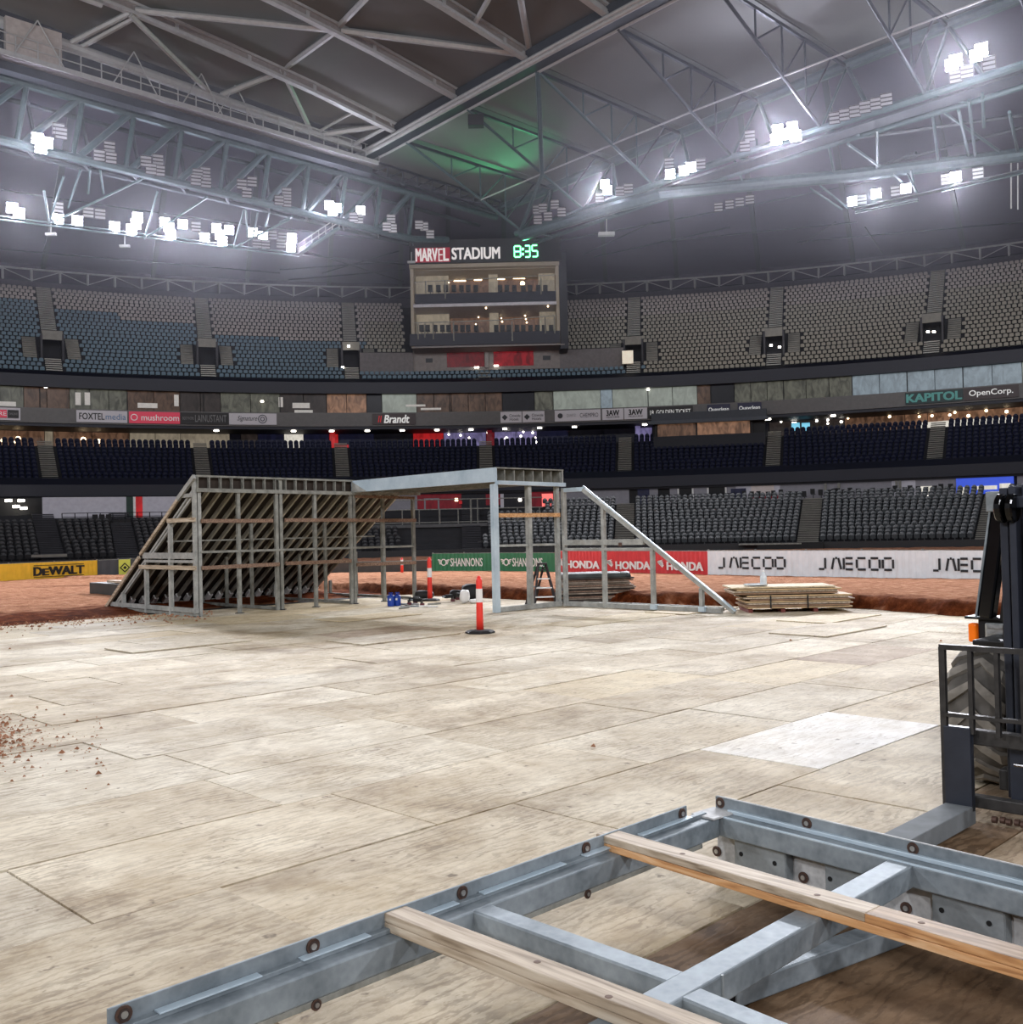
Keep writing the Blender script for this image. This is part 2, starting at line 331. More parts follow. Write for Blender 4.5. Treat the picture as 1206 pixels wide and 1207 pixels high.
# the plywood sheets, one object each, meshes shared by size
sheet_mesh = {}
def sheet(a0, a1, b0, b1, m_, lift=0.0):
    L_, W_ = round(a1 - a0, 2), round(b1 - b0, 2); key = (L_, W_, m_.name)
    if key not in sheet_mesh:
        s = MB(); g = .0065; s.box((0, 0, 0), L_ - 2 * g, W_ - 3 * g, .018); me = bpy.data.meshes.new('plywood_sheet'); me.from_pydata([tuple(v) for v in s.v], [], s.f); me.materials.append(m_); sheet_mesh[key] = me
    o = bpy.data.objects.new('plywood_sheet', sheet_mesh[key]); COL.objects.link(o); o.parent = flo
    tx = random.uniform(-1, 1) * .0014; ty = random.uniform(-1, 1) * .0022
    o.location = P((a0 + a1) / 2, (b0 + b1) / 2, -.014 + random.uniform(0, .009) + lift); o.rotation_euler = (ty, tx, radians(45) + random.uniform(-.0015, .0015)); return o
rows = [(-3.6, -2.4, .3), (-2.4, -1.2, 1.4), (-1.2, .05, .6), (.05, 1.25, 1.9), (1.25, 2.45, .9), (2.45, 3.06, 2.3), (3.06, 4.28, 2.34), (4.28, 5.5, .6), (5.5, 6.8, 2.28),
        (6.8, 8.02, 1.85), (8.02, 9.25, 2.1), (9.25, 10.48, 1.83)]
b0 = 10.48
offs = [.7, 2.0, .2, 1.5, .9, 2.2, .4, 1.7, 1.0, .1, 1.3, 2.1, .6]
for o_ in offs: rows.append((b0, b0 + 1.22, o_)); b0 += 1.22
def a_edge(b): return 22.9 if b < 15 else (22.0 if b < 16.5 else 21.4)
for (r0, r1, off) in rows:
    a = off - 2.42
    while a < 23.4:
        a1 = a + 2.42
        e = a_edge((r0 + r1) / 2) + .5
        if a > -2.5 and a < e:
            ca, cb = (a + a1) / 2, (r0 + r1) / 2
            X, Y = (ca - cb) * Q, (ca + cb) * Q
            if Y > 1.0:
                rnd = random.random()
                m_ = PLY if rnd < .52 else (PLYW if rnd < .90 else (PLYG if rnd < .97 else PLYM))
                if cb < 3.1 and 2.2 < ca < 6: m_ = PLYB
                if 3.06 < cb < 4.2 and ca < 8: m_ = PLY
                if cb < 3.1 and 6 < ca < 10: m_ = PLYM
                if 4.28 <= cb < 5.5 and 7.6 < ca < 9.5: m_ = PLYP
                if cb > 4.28 and ca < 8.5: m_ = PLYW if m_ in (PLYG, PLYM) else m_
                if cb > 22 and ca < 22: m_ = PLYG if rnd > .45 else PLYW
                sheet(a, min(a1, e + random.uniform(-.2, .25)), r0, r1, m_)
        a = a1
# a few sheets laid on top of the others
for (a0_, a1_, b0_, b1_, m_) in ((19.2, 21.6, 10.2, 11.4, PLYG), (16.9, 19.3, 9.0, 10.2, PLY), (11.3, 13.7, 15.2, 16.4, PLYW), (19.5, 21.9, 13.9, 15.1, PLYG), (14.0, 16.4, 19.6, 20.8, PLYG), (8.1, 10.5, 17.7, 18.9, PLYW)):
    sheet(a0_, a1_, b0_, b1_, m_, .022)
mb = MB(); mb.box(P(38, 30, -.42), 190, 190, .3, x=P(1, 0))
mb2 = struct('ground', mb, mat('arena_subsoil', (92, 60, 44), .95))

# ------------------------------------------------------------------ clay track
def dirt_mat():
    mt, N, L, bs = nodes_mat('orange_clay')
    tc = N.new('ShaderNodeTexCoord'); n = N.new('ShaderNodeTexNoise'); n.inputs['Scale'].default_value = 3.2; n.inputs['Detail'].default_value = 9; n.inputs['Roughness'].default_value = .72
    n2 = N.new('ShaderNodeTexNoise'); n2.inputs['Scale'].default_value = .35; n2.inputs['Detail'].default_value = 4
    L.new(tc.outputs['Object'], n.inputs['Vector']); mp = N.new('ShaderNodeMapping'); mp.inputs['Scale'].default_value = (.35, 1.6, 1); L.new(tc.outputs['Object'], mp.inputs[0]); L.new(mp.outputs[0], n2.inputs['Vector'])
    r1 = ramp(N, [(.3, (130, 84, 60)), (.5, (178, 126, 96)), (.7, (206, 160, 130))]); r2 = ramp(N, [(.3, (48, 20, 8)), (.52, (100, 48, 24)), (.74, (150, 88, 52))])
    L.new(n.outputs['Fac'], r1.inputs[0]); L.new(n.outputs['Fac'], r2.inputs[0])
    at = N.new('ShaderNodeVertexColor'); at.layer_name = 'moist'; ad = N.new('ShaderNodeMath'); ad.operation = 'MULTIPLY_ADD'; ad.inputs[1].default_value = 1.; 
    sb = N.new('ShaderNodeMapRange'); sb.inputs[1].default_value = .58; sb.inputs[2].default_value = .72; sb.inputs[3].default_value = 0; sb.inputs[4].default_value = .65; L.new(n2.outputs['Fac'], sb.inputs[0])
    ad.use_clamp = True; L.new(at.outputs['Color'], ad.inputs[0]); L.new(sb.outputs[0], ad.inputs[2])
    mx = N.new('ShaderNodeMix'); mx.data_type = 'RGBA'; L.new(ad.outputs[0], mx.inputs[0]); L.new(r1.outputs[0], mx.inputs[6]); L.new(r2.outputs[0], mx.inputs[7])
    L.new(mx.outputs[2], bs.inputs['Base Color']); bs.inputs['Roughness'].default_value = 1.; bs.inputs['Specular IOR Level'].default_value = .04
    bp = N.new('ShaderNodeBump'); bp.inputs['Strength'].default_value = 1.; bp.inputs['Distance'].default_value = .14; L.new(n.outputs['Fac'], bp.inputs['Height']); L.new(bp.outputs[0], bs.inputs['Normal'])
    return mt
CLAY = dirt_mat()
def dirt_h(a, b):
    ae = (21.35 if b > 16 else 21.35 + min(1, (16 - b) / 3) * 1.55) + .22 * noise.noise(Vector((b * .7, 0, 3))) 
    if b < 11: ae = 22.9 - min(1, (11 - b) / 2) * .75 + .15 * noise.noise(Vector((b * .9, 5, 3)))
    be = 27.4 + .7 * noise.noise(Vector((a * .35, 9, 1))) + .35 * noise.noise(Vector((a * 1.3, 4, 1)))
    if a < 12.5: be = 27.0 - (12.5 - a) * .16 + .6 * noise.noise(Vector((a * .8, 9, 1)))
    da, db = a - ae, b - be
    n1 = noise.noise(Vector((a * 1.9, b * 1.9, 0))); n2 = noise.noise(Vector((a * 5, b * 5, 2))); n3 = noise.noise(Vector((a * .35, b * .35, 7)))
    if max(da, db) < 0: return -.07, 0
    if da >= db * 1. or da > 0:
        d = da if db < 0 else max(da, 0) + max(db, 0) * .3
        up_ = min(1, d / (.35 + .15 * n1)); up_ = up_ * up_ * (3 - 2 * up_)
        h = up_ * (.33 + .05 * n1) * max(.0, 1 - max(0, d - 1.5) / 16)
        h += (.07 * n2 + .06 * noise.noise(Vector((a * 11, b * 11, 5)))) * max(0, 1 - abs(d - .35) / .8) + .03 * n1 * min(1, d)
        mo = max(0, min(1, 1.25 - d / .75)) if d > 0 else 0
        return h - .02, mo
    d = db; h = min(.09, .015 + d * .05) + .05 * n1 + .035 * n2 * max(0, 1 - d / 6)
    mo = max(0, min(1, 1.25 - (d - 1.6) / 1.8 + n1 * .5 + n2 * .5)) 
    return max(h, .004) if d > .2 else .006 + .02 * max(0, n1), mo
def axis(a, b, segs):
    out = []; 
    for x0, x1, st in segs:
        n = max(1, int(round((x1 - x0) / st))); out += [x0 + (x1 - x0) * i / n for i in range(n)]
    return out + [segs[-1][1]]
A_ = axis(0, 0, [(-22, 5, 1.0), (5, 20.5, .3), (20.5, 24.6, .11), (24.6, 34, .35), (34, 95, 1.3)]); B_ = axis(0, 0, [(-48, 0, 1.6), (0, 23, .28), (23, 34, .24), (34, 45, .6), (45, 92, 1.4)])
vs = []; col = []
for a in A_:
    for b in B_:
        h, mo = dirt_h(a, b); vs.append(tuple(P(a, b, h))); col.append(mo)
nb = len(B_); fs = []
for i in range(len(A_) - 1):
    for j in range(nb - 1):
        q = (i * nb + j, (i + 1) * nb + j, (i + 1) * nb + j + 1, i * nb + j + 1)
        if all(vs[k][2] < -.06 for k in q): continue
        if (vs[q[0]][1]) < 6 or any(vs[k][0] ** 2 + (vs[k][1] - CY) ** 2 > 73.3 ** 2 for k in q): continue
        fs.append(q)
me = bpy.data.meshes.new('dirt_track'); me.from_pydata(vs, [], fs); me.materials.append(CLAY)
ca = me.color_attributes.new('moist', 'FLOAT_COLOR', 'POINT')
ca.data.foreach_set('color', [x for m0 in col for x in (m0, m0, m0, 1)])
me.polygons.foreach_set('use_smooth', [True] * len(me.polygons)); me.update()
dt = bpy.data.objects.new('dirt_track', me); COL.objects.link(dt); dt['kind'] = 'stuff'; tag(dt, 'orange clay race track with a dark dug bank beyond the plywood floor', 'dirt')
# crumbs of clay on the boards, near left
mb = MB(); random.seed(5)
def crumb(p, r):
    n = len(mb.v); k = random.random() * 6
    for dx, dy, dz in ((1, 0, 0), (-.5, .8, 0), (-.5, -.8, 0), (0, 0, .9)):
        mb.v.append(Vector(p) + Vector((dx * cos(k) - dy * sin(k), dx * sin(k) + dy * cos(k), dz)) * r)
    for f in ((0, 1, 3), (1, 2, 3), (2, 0, 3), (0, 2, 1)): mb.f.append(tuple(n + t for t in f)); mb.mi.append(0)
for i in range(1500):
    px = random.gauss(-30, 32); py = random.gauss(868, 14)
    if i % 9 == 0: px, py = random.uniform(-60, 130), random.gauss(875, 22)
    p = on_z(px, py, .008)
    crumb(p, abs(random.gauss(0, .012)) + .004)
for i in range(900):
    px = random.uniform(-40, 250); py = 733 - px * .055 + abs(random.gauss(0, 5))
    crumb(on_z(px, py, .01), abs(random.gauss(0, .02)) + .006)
for px, py in ((12, 765), (14, 821), (45, 862), (700, 880), (1109, 756), (932, 755), (75, 734)):
    crumb(on_z(px, py, .01), .035)
solo('clay_crumbs', mb, CLAY, 'crumbs of orange clay scattered on the plywood at the left', 'dirt', kind='stuff')

# ================================================================== THE BOWL
TH = 0.72
def arc_strip(R0, z0, R1, z1, m_, name, t0=-TH, t1=TH, n=72, thick=None, parent=None, k=None):
    mb = MB(); ths = [t0 + (t1 - t0) * i / n for i in range(n + 1)]
    for i in range(n):
        mb.quad([pol(R0, ths[i], z0), pol(R0, ths[i + 1], z0), pol(R1, ths[i + 1], z1), pol(R1, ths[i], z1)])
    return struct(name, mb, m_, parent)
def arc_profile(name, prof, m_, t0=-TH, t1=TH, n=72):
    """closed section (R, z) swept round the bowl"""
    mb = MB(); k = len(prof)
    for i in range(n + 1):
        th = t0 + (t1 - t0) * i / n; mb.v += [pol(R, th, z) for R, z in prof]
    for i in range(n):
        for j in range(k):
            j2 = (j + 1) % k; mb.f.append((i * k + j, (i + 1) * k + j, (i + 1) * k + j2, i * k + j2)); mb.mi.append(0)
    mb.f.append(tuple(range(k))); mb.mi.append(0); mb.f.append(tuple(n * k + j for j in reversed(range(k)))); mb.mi.append(0)
    return struct(name, mb, m_)
def steps(R, z, dr, dz, n):
    out = []
    for i in range(n): out += [(R + dr * i, z + dz * i), (R + dr * (i + 1), z + dz * i)]
    return out
# tiers: (front radius, front height, row depth, row rise, rows)
T1 = (74.3, .35, .8, .30, 14); T2 = (88.6, 7.05, .78, .42, 11); T3 = (96.5, 18.0, .8, .555, 23)
pr = steps(*T1[:2], T1[2], T1[3], T1[4]); arc_profile('lower_terrace', [(74.3, -.3)] + pr + [(89.5, pr[-1][1]), (89.5, -.3)], mat('lower_terrace_concrete', (44, 44, 47), .85, var=.15, scale=1.))
pr = steps(*T2[:2], T2[2], T2[3], T2[4]); arc_profile('middle_terrace', [(88.6, 6.4)] + pr + [(101.5, pr[-1][1]), (101.5, 6.0), (88.6, 6.0)], CONCD)
pr = steps(*T3[:2], T3[2], T3[3], T3[4]); arc_profile('upper_terrace', [(96.5, 17.0)] + pr + [(116.5, pr[-1][1]), (116.5, 17.0)], CONCD)
arc_profile('fascia_upper', [(95.6, 16.95), (96.5, 16.95), (96.5, 18.6), (96.4, 18.6), (95.6, 18.15)], FASC)
arc_profile('fascia_middle', [(87.8, 6.0), (88.6, 6.0), (88.6, 7.7), (88.5, 7.7), (87.8, 7.05)], FASC)
arc_profile('ceiling_concourse', [(88.0, 5.8), (101, 5.8), (101, 6.0), (88.0, 6.0)], CONCD)
arc_profile('fascia_sponsor', [(95.2, 13.4), (96.9, 13.4), (96.9, 14.85), (95.2, 14.85)], GREYF)
arc_profile('fascia_sponsor_shadow_gap', [(95.4, 13.1), (101, 13.1), (101, 13.4), (95.4, 13.4)], FASC)
arc_profile('wall_middle_concourse', [(101.0, 11.0), (101.3, 11.0), (101.3, 17), (101.0, 17)], mat('dark_concourse_wall', (30, 28, 32), .8))
arc_profile('wall_lower_concourse', [(88.8, 3.9), (89.2, 3.9), (89.2, 6.2), (88.8, 6.2)], mat('dark_lower_concourse_wall', (46, 44, 46), .8))
arc_profile('wall_pitch_side', [(73.6, -.3), (74.3, -.3), (74.3, .5), (73.6, .5)], BLACK)
arc_profile('wall_upper_rear', [(116.3, 30.5), (116.8, 30.5), (116.8, 31.9), (116.3, 31.9)], mat('rear_wall_grey', (70, 68, 76), .8))

# aisles (angle of each stair)
AI3 = [th_r(x, y, 106) for x, y in ((57, 385), (241, 385), (412, 385), (747, 385), (914, 375), (1102, 365))]
AI2 = [th_r(x, y, 93) for x, y in ((56, 545), (238, 547), (403, 550), (573, 552), (737, 550), (912, 530), (1104, 525))]
AI1 = [th_r(57, 640, 79), th_r(215, 640, 79) - .06, th_r(412, 640, 79), th_r(556, 640, 79), th_r(737, 620, 80), th_r(956, 620, 80), th_r(1170, 610, 80)]
AIL = {1: 'steps', 2: 'steps', 3: 'steps'}
bxL, bxR = th_r(487, 380, 100), th_r(659, 370, 100)
def stair(name, T, th, r0, r1, wdt, m_):
    mb = MB(); R, z, dr, dz, n = T
    e = Vector((cos(th), -sin(th), 0)); nrm = Vector((sin(th), cos(th), 0))
    for i in range(r0 * 2, r1 * 2):
        c = pol(R + dr * (i + .5) / 2, th, z + dz * (i + 1) / 2 + .05); mb.box(c, wdt, dr / 2 - .02, .09, x=e)
    return struct(name, mb, m_)
CONCU = mat('brightened_step_concrete', (176, 174, 166), .8, var=.08)  # step concrete brightened because little light reaches the upper stairs
for t in AI3: stair('upper_aisle_steps', T3, t, 10, 23, 1.5, CONCU); stair('upper_aisle_steps', T3, t, 0, 4, 1.5, CONCU)
stair('upper_aisle_steps', T3, th_r(571, 440, 97), 0, 3, 1.3, CONCL)
for t in AI2: stair('middle_aisle_steps', T2, t, 0, 11, 1.35, CONCL)
for t in AI1: stair('lower_aisle_steps', T1, t, 0, 13, 1.7, CONCL if t > .1 else CONC)

# ------------------------------------------------------------------ seats
def seat_mesh(name, m_, w_=.44, h_=.42, fancy=True):
    mb = MB(); n = 4; xs = [-w_ / 2, -w_ / 5, w_ / 5, w_ / 2]; cy = [.0, .05, .05, .0]; top = [h_ * .66, h_, h_, h_ * .66]
    V = []
    for yo in (0, .045):
        for x, c, t in zip(xs, cy, top): V.append((x, .16 + c + yo, .36)); V.append((x, .2 + c + yo, .36 + t))
    mb.v = [Vector(v) for v in V]
    for i in range(3):
        a, b, c, d = 2 * i, 2 * i + 2, 2 * i + 3, 2 * i + 1
        mb.f += [(a, b, c, d), (a + 8, d + 8, c + 8, b + 8), (d, c, c + 8, d + 8)]
    mb.f += [(0, 1, 9, 8), (6, 14, 15, 7)]; mb.mi = [0] * len(mb.f)
    # tipped-up seat pan
    mb.hexa([(-w_ * .44, .07, .30), (w_ * .44, .07, .30), (w_ * .44, .16, .32), (-w_ * .44, .16, .32), (-w_ * .40, .0, .62), (w_ * .40, .0, .62), (w_ * .40, .07, .64), (-w_ * .40, .07, .64)])
    if fancy: mb.box((0, .15, .19), .05, .1, .38)
    me = bpy.data.meshes.new(name); me.from_pydata([tuple(v) for v in mb.v], [], mb.f)
    for x in (m_ if isinstance(m_, list) else [m_]): me.materials.append(x)
    return me
def tier_seats(tier, T, aisles, skip, pick, meshes, choose, name, lab, group, pitch=.52, limit=300, jit=.0):
    R, z, dr, dz, n = T; S = []
    edges = [-TH + .01] + sorted(aisles) + [TH - .01]
    for i in range(n):
        Rr = R + dr * i + .22; st = pitch / Rr
        for bk in range(len(edges) - 1):
            lo, hi = edges[bk] + .92 / Rr, edges[bk + 1] - .92 / Rr; cnt = int((hi - lo) / st)
            for j in range(cnt):
                th = lo + (j + ((.28 + .44 * (i % 2)) if tier == 3 else .5)) * (hi - lo) / cnt
                if skip(i, th, Rr): continue
                p = pol(Rr, th, z + dz * i); S.append((p, th, i, bk, j, cnt))
    vis = sorted([s for s in S if pick(s)], key=lambda s: (s[0] - O).length)[:limit]; ids = set(id(s) for s in vis)
    for s in vis:
        p, th, i, bk, j, cnt = s; k = choose(s)
        o = bpy.data.objects.new(name, meshes[k]); COL.objects.link(o); o.location = p; o.rotation_euler = (0, 0, -th + random.uniform(-jit, jit))
        left_near = j <= cnt / 2 and bk > 0
        pos = (ordn(j) + ' seat right of' if left_near else ordn(cnt - 1 - j) + ' seat left of')
        tag(o, lab(i, bk, left_near, pos), 'seat', group)
    # all the rest, one object
    src = [[v.co.copy() for v in m_.vertices] for m_ in meshes]; sf = [[tuple(p_.vertices) for p_ in m_.polygons] for m_ in meshes]
    V = []; Fc = []; MI = []; mats_ = [m_.materials[0] for m_ in meshes]
    for s in S:
        if id(s) in ids: continue
        p, th, i, bk, j, cnt = s; k = choose(s); c_, s_ = cos(-th), sin(-th); n0 = len(V)
        V += [(p.x + v.x * c_ - v.y * s_, p.y + v.x * s_ + v.y * c_, p.z + v.z) for v in src[k]]
        Fc += [tuple(n0 + q for q in f) for f in sf[k]]; MI += [k] * len(sf[k])
    me = bpy.data.meshes.new(name + 's'); me.from_pydata(V, [], Fc)
    for m_ in mats_: me.materials.append(m_)
    me.polygons.foreach_set('material_index', MI); me.update()
    return bpy.data.objects.new(name + 's', me), S
STAIR_IN = {5: 'near', 4: 'near'}
def inframe(s, x0, x1, y0=0, y1=1207):
    x, y = proj(s[0]); return x0 < x < x1 and y0 < y < y1
def rown(i): return 'front row' if i == 0 else ordn(i) + ' row'
# lower tier
MG = [seat_mesh('seat', SEATG, .45, .46), seat_mesh('seat', mat('darker_seat_plastic', (34, 34, 37), .5, var=.08), .45, .46)]  # second mesh is darker, for the left part of the tier
def skip1(i, th, R):
    x, y = proj(pol(R, th, T1[1] + T1[3] * i))
    if x < 215 and i > 9: return True
    if 215 <= x < 420 and i > 9: return True
    if 470 <= x < 572: return True
    if 420 <= x < 556 and i > 5: return True
    if 556 <= x < 640 and i > 9: return True
    return False
A1N = {5: ('lower stair beside the loose black box', 'lower stair'), 6: ('', '')}
def lab1(i, bk, ln, pos):
    st = ['', '', '', '', '', 'lower stair over the red banners', 'lower stair over the white banners', 'lower stair behind the forklift']
    idx = bk if ln else bk + 1
    return 'grey seat, lower tier, %s, %s %s' % (rown(i), pos, st[min(idx, 7)])
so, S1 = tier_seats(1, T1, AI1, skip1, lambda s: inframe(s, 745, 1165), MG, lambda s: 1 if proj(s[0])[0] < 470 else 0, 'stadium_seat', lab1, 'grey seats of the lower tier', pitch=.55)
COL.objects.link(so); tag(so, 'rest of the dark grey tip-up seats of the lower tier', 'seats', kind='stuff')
# middle tier
MN = [seat_mesh('seat', SEATN, .48, .5)]
def lab2(i, bk, ln, pos):
    st = ['', '', '', '', '', '', 'middle stair above the box window', 'middle stair left of the forklift', '']
    idx = bk if ln else bk + 1
    st = {4: 'fourth middle-tier stair', 5: 'fifth middle-tier stair', 6: 'sixth middle-tier stair', 7: 'rightmost middle-tier stair', 8: 'frame edge'}.get(idx, 'stair')
    return 'navy seat, %s of the middle tier, %s the %s' % (rown(i), pos, st)
def skip2(i, th, R):
    x, y = proj(pol(R, th, 12)); return 772 < x < 900 and i > 7
so, S2 = tier_seats(2, T2, AI2, skip2, lambda s: inframe(s, 880, 1206) and s[3] < 7 and s[3] >= 5, MN, lambda s: 0, 'navy_stadium_seat', lab2, 'navy seats of the middle tier', pitch=.56)
COL.objects.link(so); tag(so, 'rest of the navy tip-up seats of the middle tier', 'seats', kind='stuff')
# upper tier
MU = [seat_mesh('seat', x, .44, .34, False) for x in (SEATB, SEATK, SEATT)]
def choose3(s):
    x, y = proj(s[0]); i = s[2]
    lim = 19 if x < 62 else (17 if x < 140 else (14.5 if x < 240 else (12 if x < 330 else (11 if x < 430 else (3 if x < 760 else -1)))))
    if i < lim: return 2
    return 1 if (x > 430 and i < 17) else 0
def skip3(i, th, R):
    if i >= 3 and bxL - .01 < th < bxR + .005: return True
    if 3 <= i < 8 and (th_r(432, 420, 98) < th < bxL or bxR < th < th_r(735, 420, 98)): return True
    for t in AI3:
        if abs(th - t) * R < (2.9 if 4 <= i < 9 else (1.0 if i < 4 else 0)): return True
    return False
def lab3(i, bk, ln, pos):
    idx = bk if ln else bk + 1
    st = {3: 'third', 4: 'fourth', 5: 'fifth', 6: 'rightmost'}.get(idx, 'second')
    return 'khaki seat, upper tier, %s, %s %s upper stair' % (rown(i), pos, st)
so, S3 = tier_seats(3, T3, AI3, skip3, lambda s: inframe(s, 770, 1206) and s[3] in (4, 5), MU, choose3, 'pale_stadium_seat', lab3, 'khaki seats of the upper tier', pitch=.54)
COL.objects.link(so); tag(so, 'rest of the beige, khaki and teal seats of the upper tier', 'seats', kind='stuff')
# one red seat in the right-hand block
p = on_r(1019, 398, 105); mb = MB(); mb.box(p, .46, .1, .5); mb.box(p + Vector((0, -.15, -.1)), .44, .3, .06)
solo('red_stadium_seat', mb, RED, 'single red seat among the khaki seats of the upper tier', 'seat')

# vomitories of the upper tier
for ti, t in enumerate(AI3):
    R, z, dr, dz, n = T3; e = Vector((cos(t), -sin(t), 0)); nr = Vector((sin(t), cos(t), 0))
    zb = z + dz * 4; v = empty('stand_entrance', pol(R + dr * 4, t, zb), ('%s stair opening in the upper tier, flanked by two short stair flights' % ['leftmost', 'second', 'third', 'fourth', 'fifth', 'rightmost'][ti]), 'entrance', 'openings in the upper tier')
    R0 = R + dr * 4.2
    mb = MB(); mb.box(pol(R0 + 1.8, t, zb + 2.9), 1.9, 3.8, .25, x=e); mb.box(pol(R0 + .02, t, zb + 2.55), 1.9, .2, .9, x=e)
    mk('lintel', mb, CONCL, v)
    mb = MB()
    for s_ in (-1, 1): mb.box(pol(R0 + 1.6, t, zb + 1.3) + e * s_ * 1.0, .2, 3.4, 2.8, x=e)
    mk('side_wall', mb, CONC, v)
    mb = MB(); mb.box(pol(R0 + 3.0, t, zb + 1.1), 1.8, .1, 2.4, x=e); mk('doorway', mb, BLACKM, v)
    for s_ in (-1, 1):
        mb = MB()
        for i in range(10): mb.box(pol(R + dr * (4 + i / 2) + .2, t, z + dz * (4 + i / 2) + .3) + e * s_ * 2.05, 1.25, .42, .16, x=e)
        mk('side_steps', mb, CONCL, v)
for li, (px, py) in enumerate(sorted(((411, 408), (1094, 391), (909, 407), (919, 409), (404, 433), (1101, 391)))):
    p = on_r(px, py, 99.2); mb = MB(); mb.box(p, .28, .1, .2); solo('aisle_lamp', mb, DOWN, 'small bright lamp in the upper tier openings, %s from the left' % ordn(li), 'lamp', 'lamps in the upper openings')
# lit opening right of the box
c = on_r(740, 421, 97.6); t = th_r(740, 421, 97.6); e = Vector((cos(t), -sin(t), 0)); mb = MB(); mb.box(c, 1.2, .3, 1.4, x=e)
solo('lit_doorway', mb, mat('lit_cream_panel', (220, 210, 190), .6, emit=(225, 215, 195), es=.45), 'brightly lit cream doorway right of the control box', 'doorway')

# rear rail truss of the upper tier
rt_ = empty('rear_rail_truss', pol(116.6, 0, 31.9), 'long grey lattice rail running along the back of the upper tier', 'truss')
for nm, z_, r_t in (('top_chord', 33.3, .11), ('bottom_chord', 31.95, .09)):
    mb = MB(); mb.tube([pol(116.4, -TH + 2 * TH * i / 60, z_) for i in range(61)], r_t, 6); mk(nm, mb, STW if nm == 'top_chord' else STD, rt_)
mb1 = MB(); mb2 = MB(); nn = 56
for i in range(nn + 1):
    th = -TH + 2 * TH * i / nn; mb1 = MB(); mb1.bar(pol(116.4, th, 31.9), pol(116.4, th, 33.3), .22, .22)
    mk('upright', mb1, STW, rt_)
    if i < nn: mb1 = MB(); mb1.bar(pol(116.4, th, 32.0 if i % 2 else 33.2), pol(116.4, th + 2 * TH / nn, 33.2 if i % 2 else 32.0), .09, .09); mk('brace', mb1, STW, rt_)

# ------------------------------------------------------------------ glazed boxes: one pane object per pane
def pane_mat(name, c, es, streak=.6):  # panes and walls glow by themselves; streaks paint reflections and room light
    mt, N, L, bs = nodes_mat(name); tc = N.new('ShaderNodeTexCoord'); oi = N.new('ShaderNodeObjectInfo'); ad = N.new('ShaderNodeVectorMath'); ad.operation = 'MULTIPLY_ADD'; ad.inputs[1].default_value = (1, 1, 1)
    mm = N.new('ShaderNodeMath'); mm.operation = 'MULTIPLY'; mm.inputs[1].default_value = 60; L.new(oi.outputs['Random'], mm.inputs[0]); L.new(tc.outputs['Object'], ad.inputs[0]); L.new(mm.outputs[0], ad.inputs[2])
    n = N.new('ShaderNodeTexNoise'); n.inputs['Scale'].default_value = 1.1; n.inputs['Detail'].default_value = 6; n.inputs['Distortion'].default_value = 1.2; mp = N.new('ShaderNodeMapping'); mp.inputs['Scale'].default_value = (1.6, 1.6, .8); L.new(ad.outputs[0], mp.inputs[0]); L.new(mp.outputs[0], n.inputs['Vector'])
    r = ramp(N, [(.35, tuple(int(x * (1 - streak)) for x in c)), (.62, c)]); L.new(n.outputs['Fac'], r.inputs[0])
    L.new(r.outputs[0], bs.inputs['Emission Color']); bs.inputs['Emission Strength'].default_value = es
    bs.inputs['Base Color'].default_value = tuple(x * .25 for x in srgb(c)[:3]) + (1,); bs.inputs['Roughness'].default_value = .35; bs.inputs['Specular IOR Level'].default_value = .15
    return mt
PN = {'brown': pane_mat('brown_lit_room_glass', (104, 80, 66), .40, .55), 'dim': pane_mat('dim_room_glass', (58, 50, 48), .5, .4), 'green': pane_mat('greenish_painted_sheen_glass', (112, 112, 100), .42, .5),
      'pale': pane_mat('pale_room_glass', (168, 176, 166), .42, .16), 'blue': pane_mat('pale_blue_room_glass', (160, 176, 186), .42, .2), 'orange': pane_mat('orange_lit_room_glass', (158, 118, 92), .55, .45),
      'dark': pane_mat('dark_unlit_glass', (22, 22, 30), .4, .4), 'cream': pane_mat('cream_lit_wall', (158, 146, 126), .55, .2), 'wood': pane_mat('warm_wood_lit_wall', (128, 96, 76), .5, .45),
      'red': pane_mat('red_lit_wall', (206, 40, 44), .55, .25), 'violet': pane_mat('violet_lit_ceiling_wall', (130, 122, 170), .6, .35), 'white': pane_mat('bright_lit_panel', (232, 226, 214), .8, .15),
      'navy': pane_mat('navy_wall', (30, 32, 56), .5, .3), 'grey': pane_mat('grey_wall', (118, 116, 122), .30, .12), 'dred': pane_mat('dark_red_wall', (120, 24, 36), .5, .25)}
def panes(thing_, segs, R, z0, z1, dx=None, n_of=None, name='window_pane', d=.08):
    for (x0, x1, kind, n) in segs:
        ym = 470
        t0, t1 = th_r(x0, ym, R), th_r(x1, ym, R)
        for i in range(n):
            ta, tb = t0 + (t1 - t0) * i / n + .0003, t0 + (t1 - t0) * (i + 1) / n - .0003
            mb = MB(); mb.hexa([pol(R, ta, z0), pol(R, tb, z0), pol(R + d, tb, z0), pol(R + d, ta, z0), pol(R, ta, z1), pol(R, tb, z1), pol(R + d, tb, z1), pol(R + d, ta, z1)])
            mk(name, mb, PN[kind], thing_)
gl = empty('glazed_box_row', pol(96.6, 0, 14.85), 'row of glazed corporate boxes between the upper tier and the sponsor strip', 'windows')
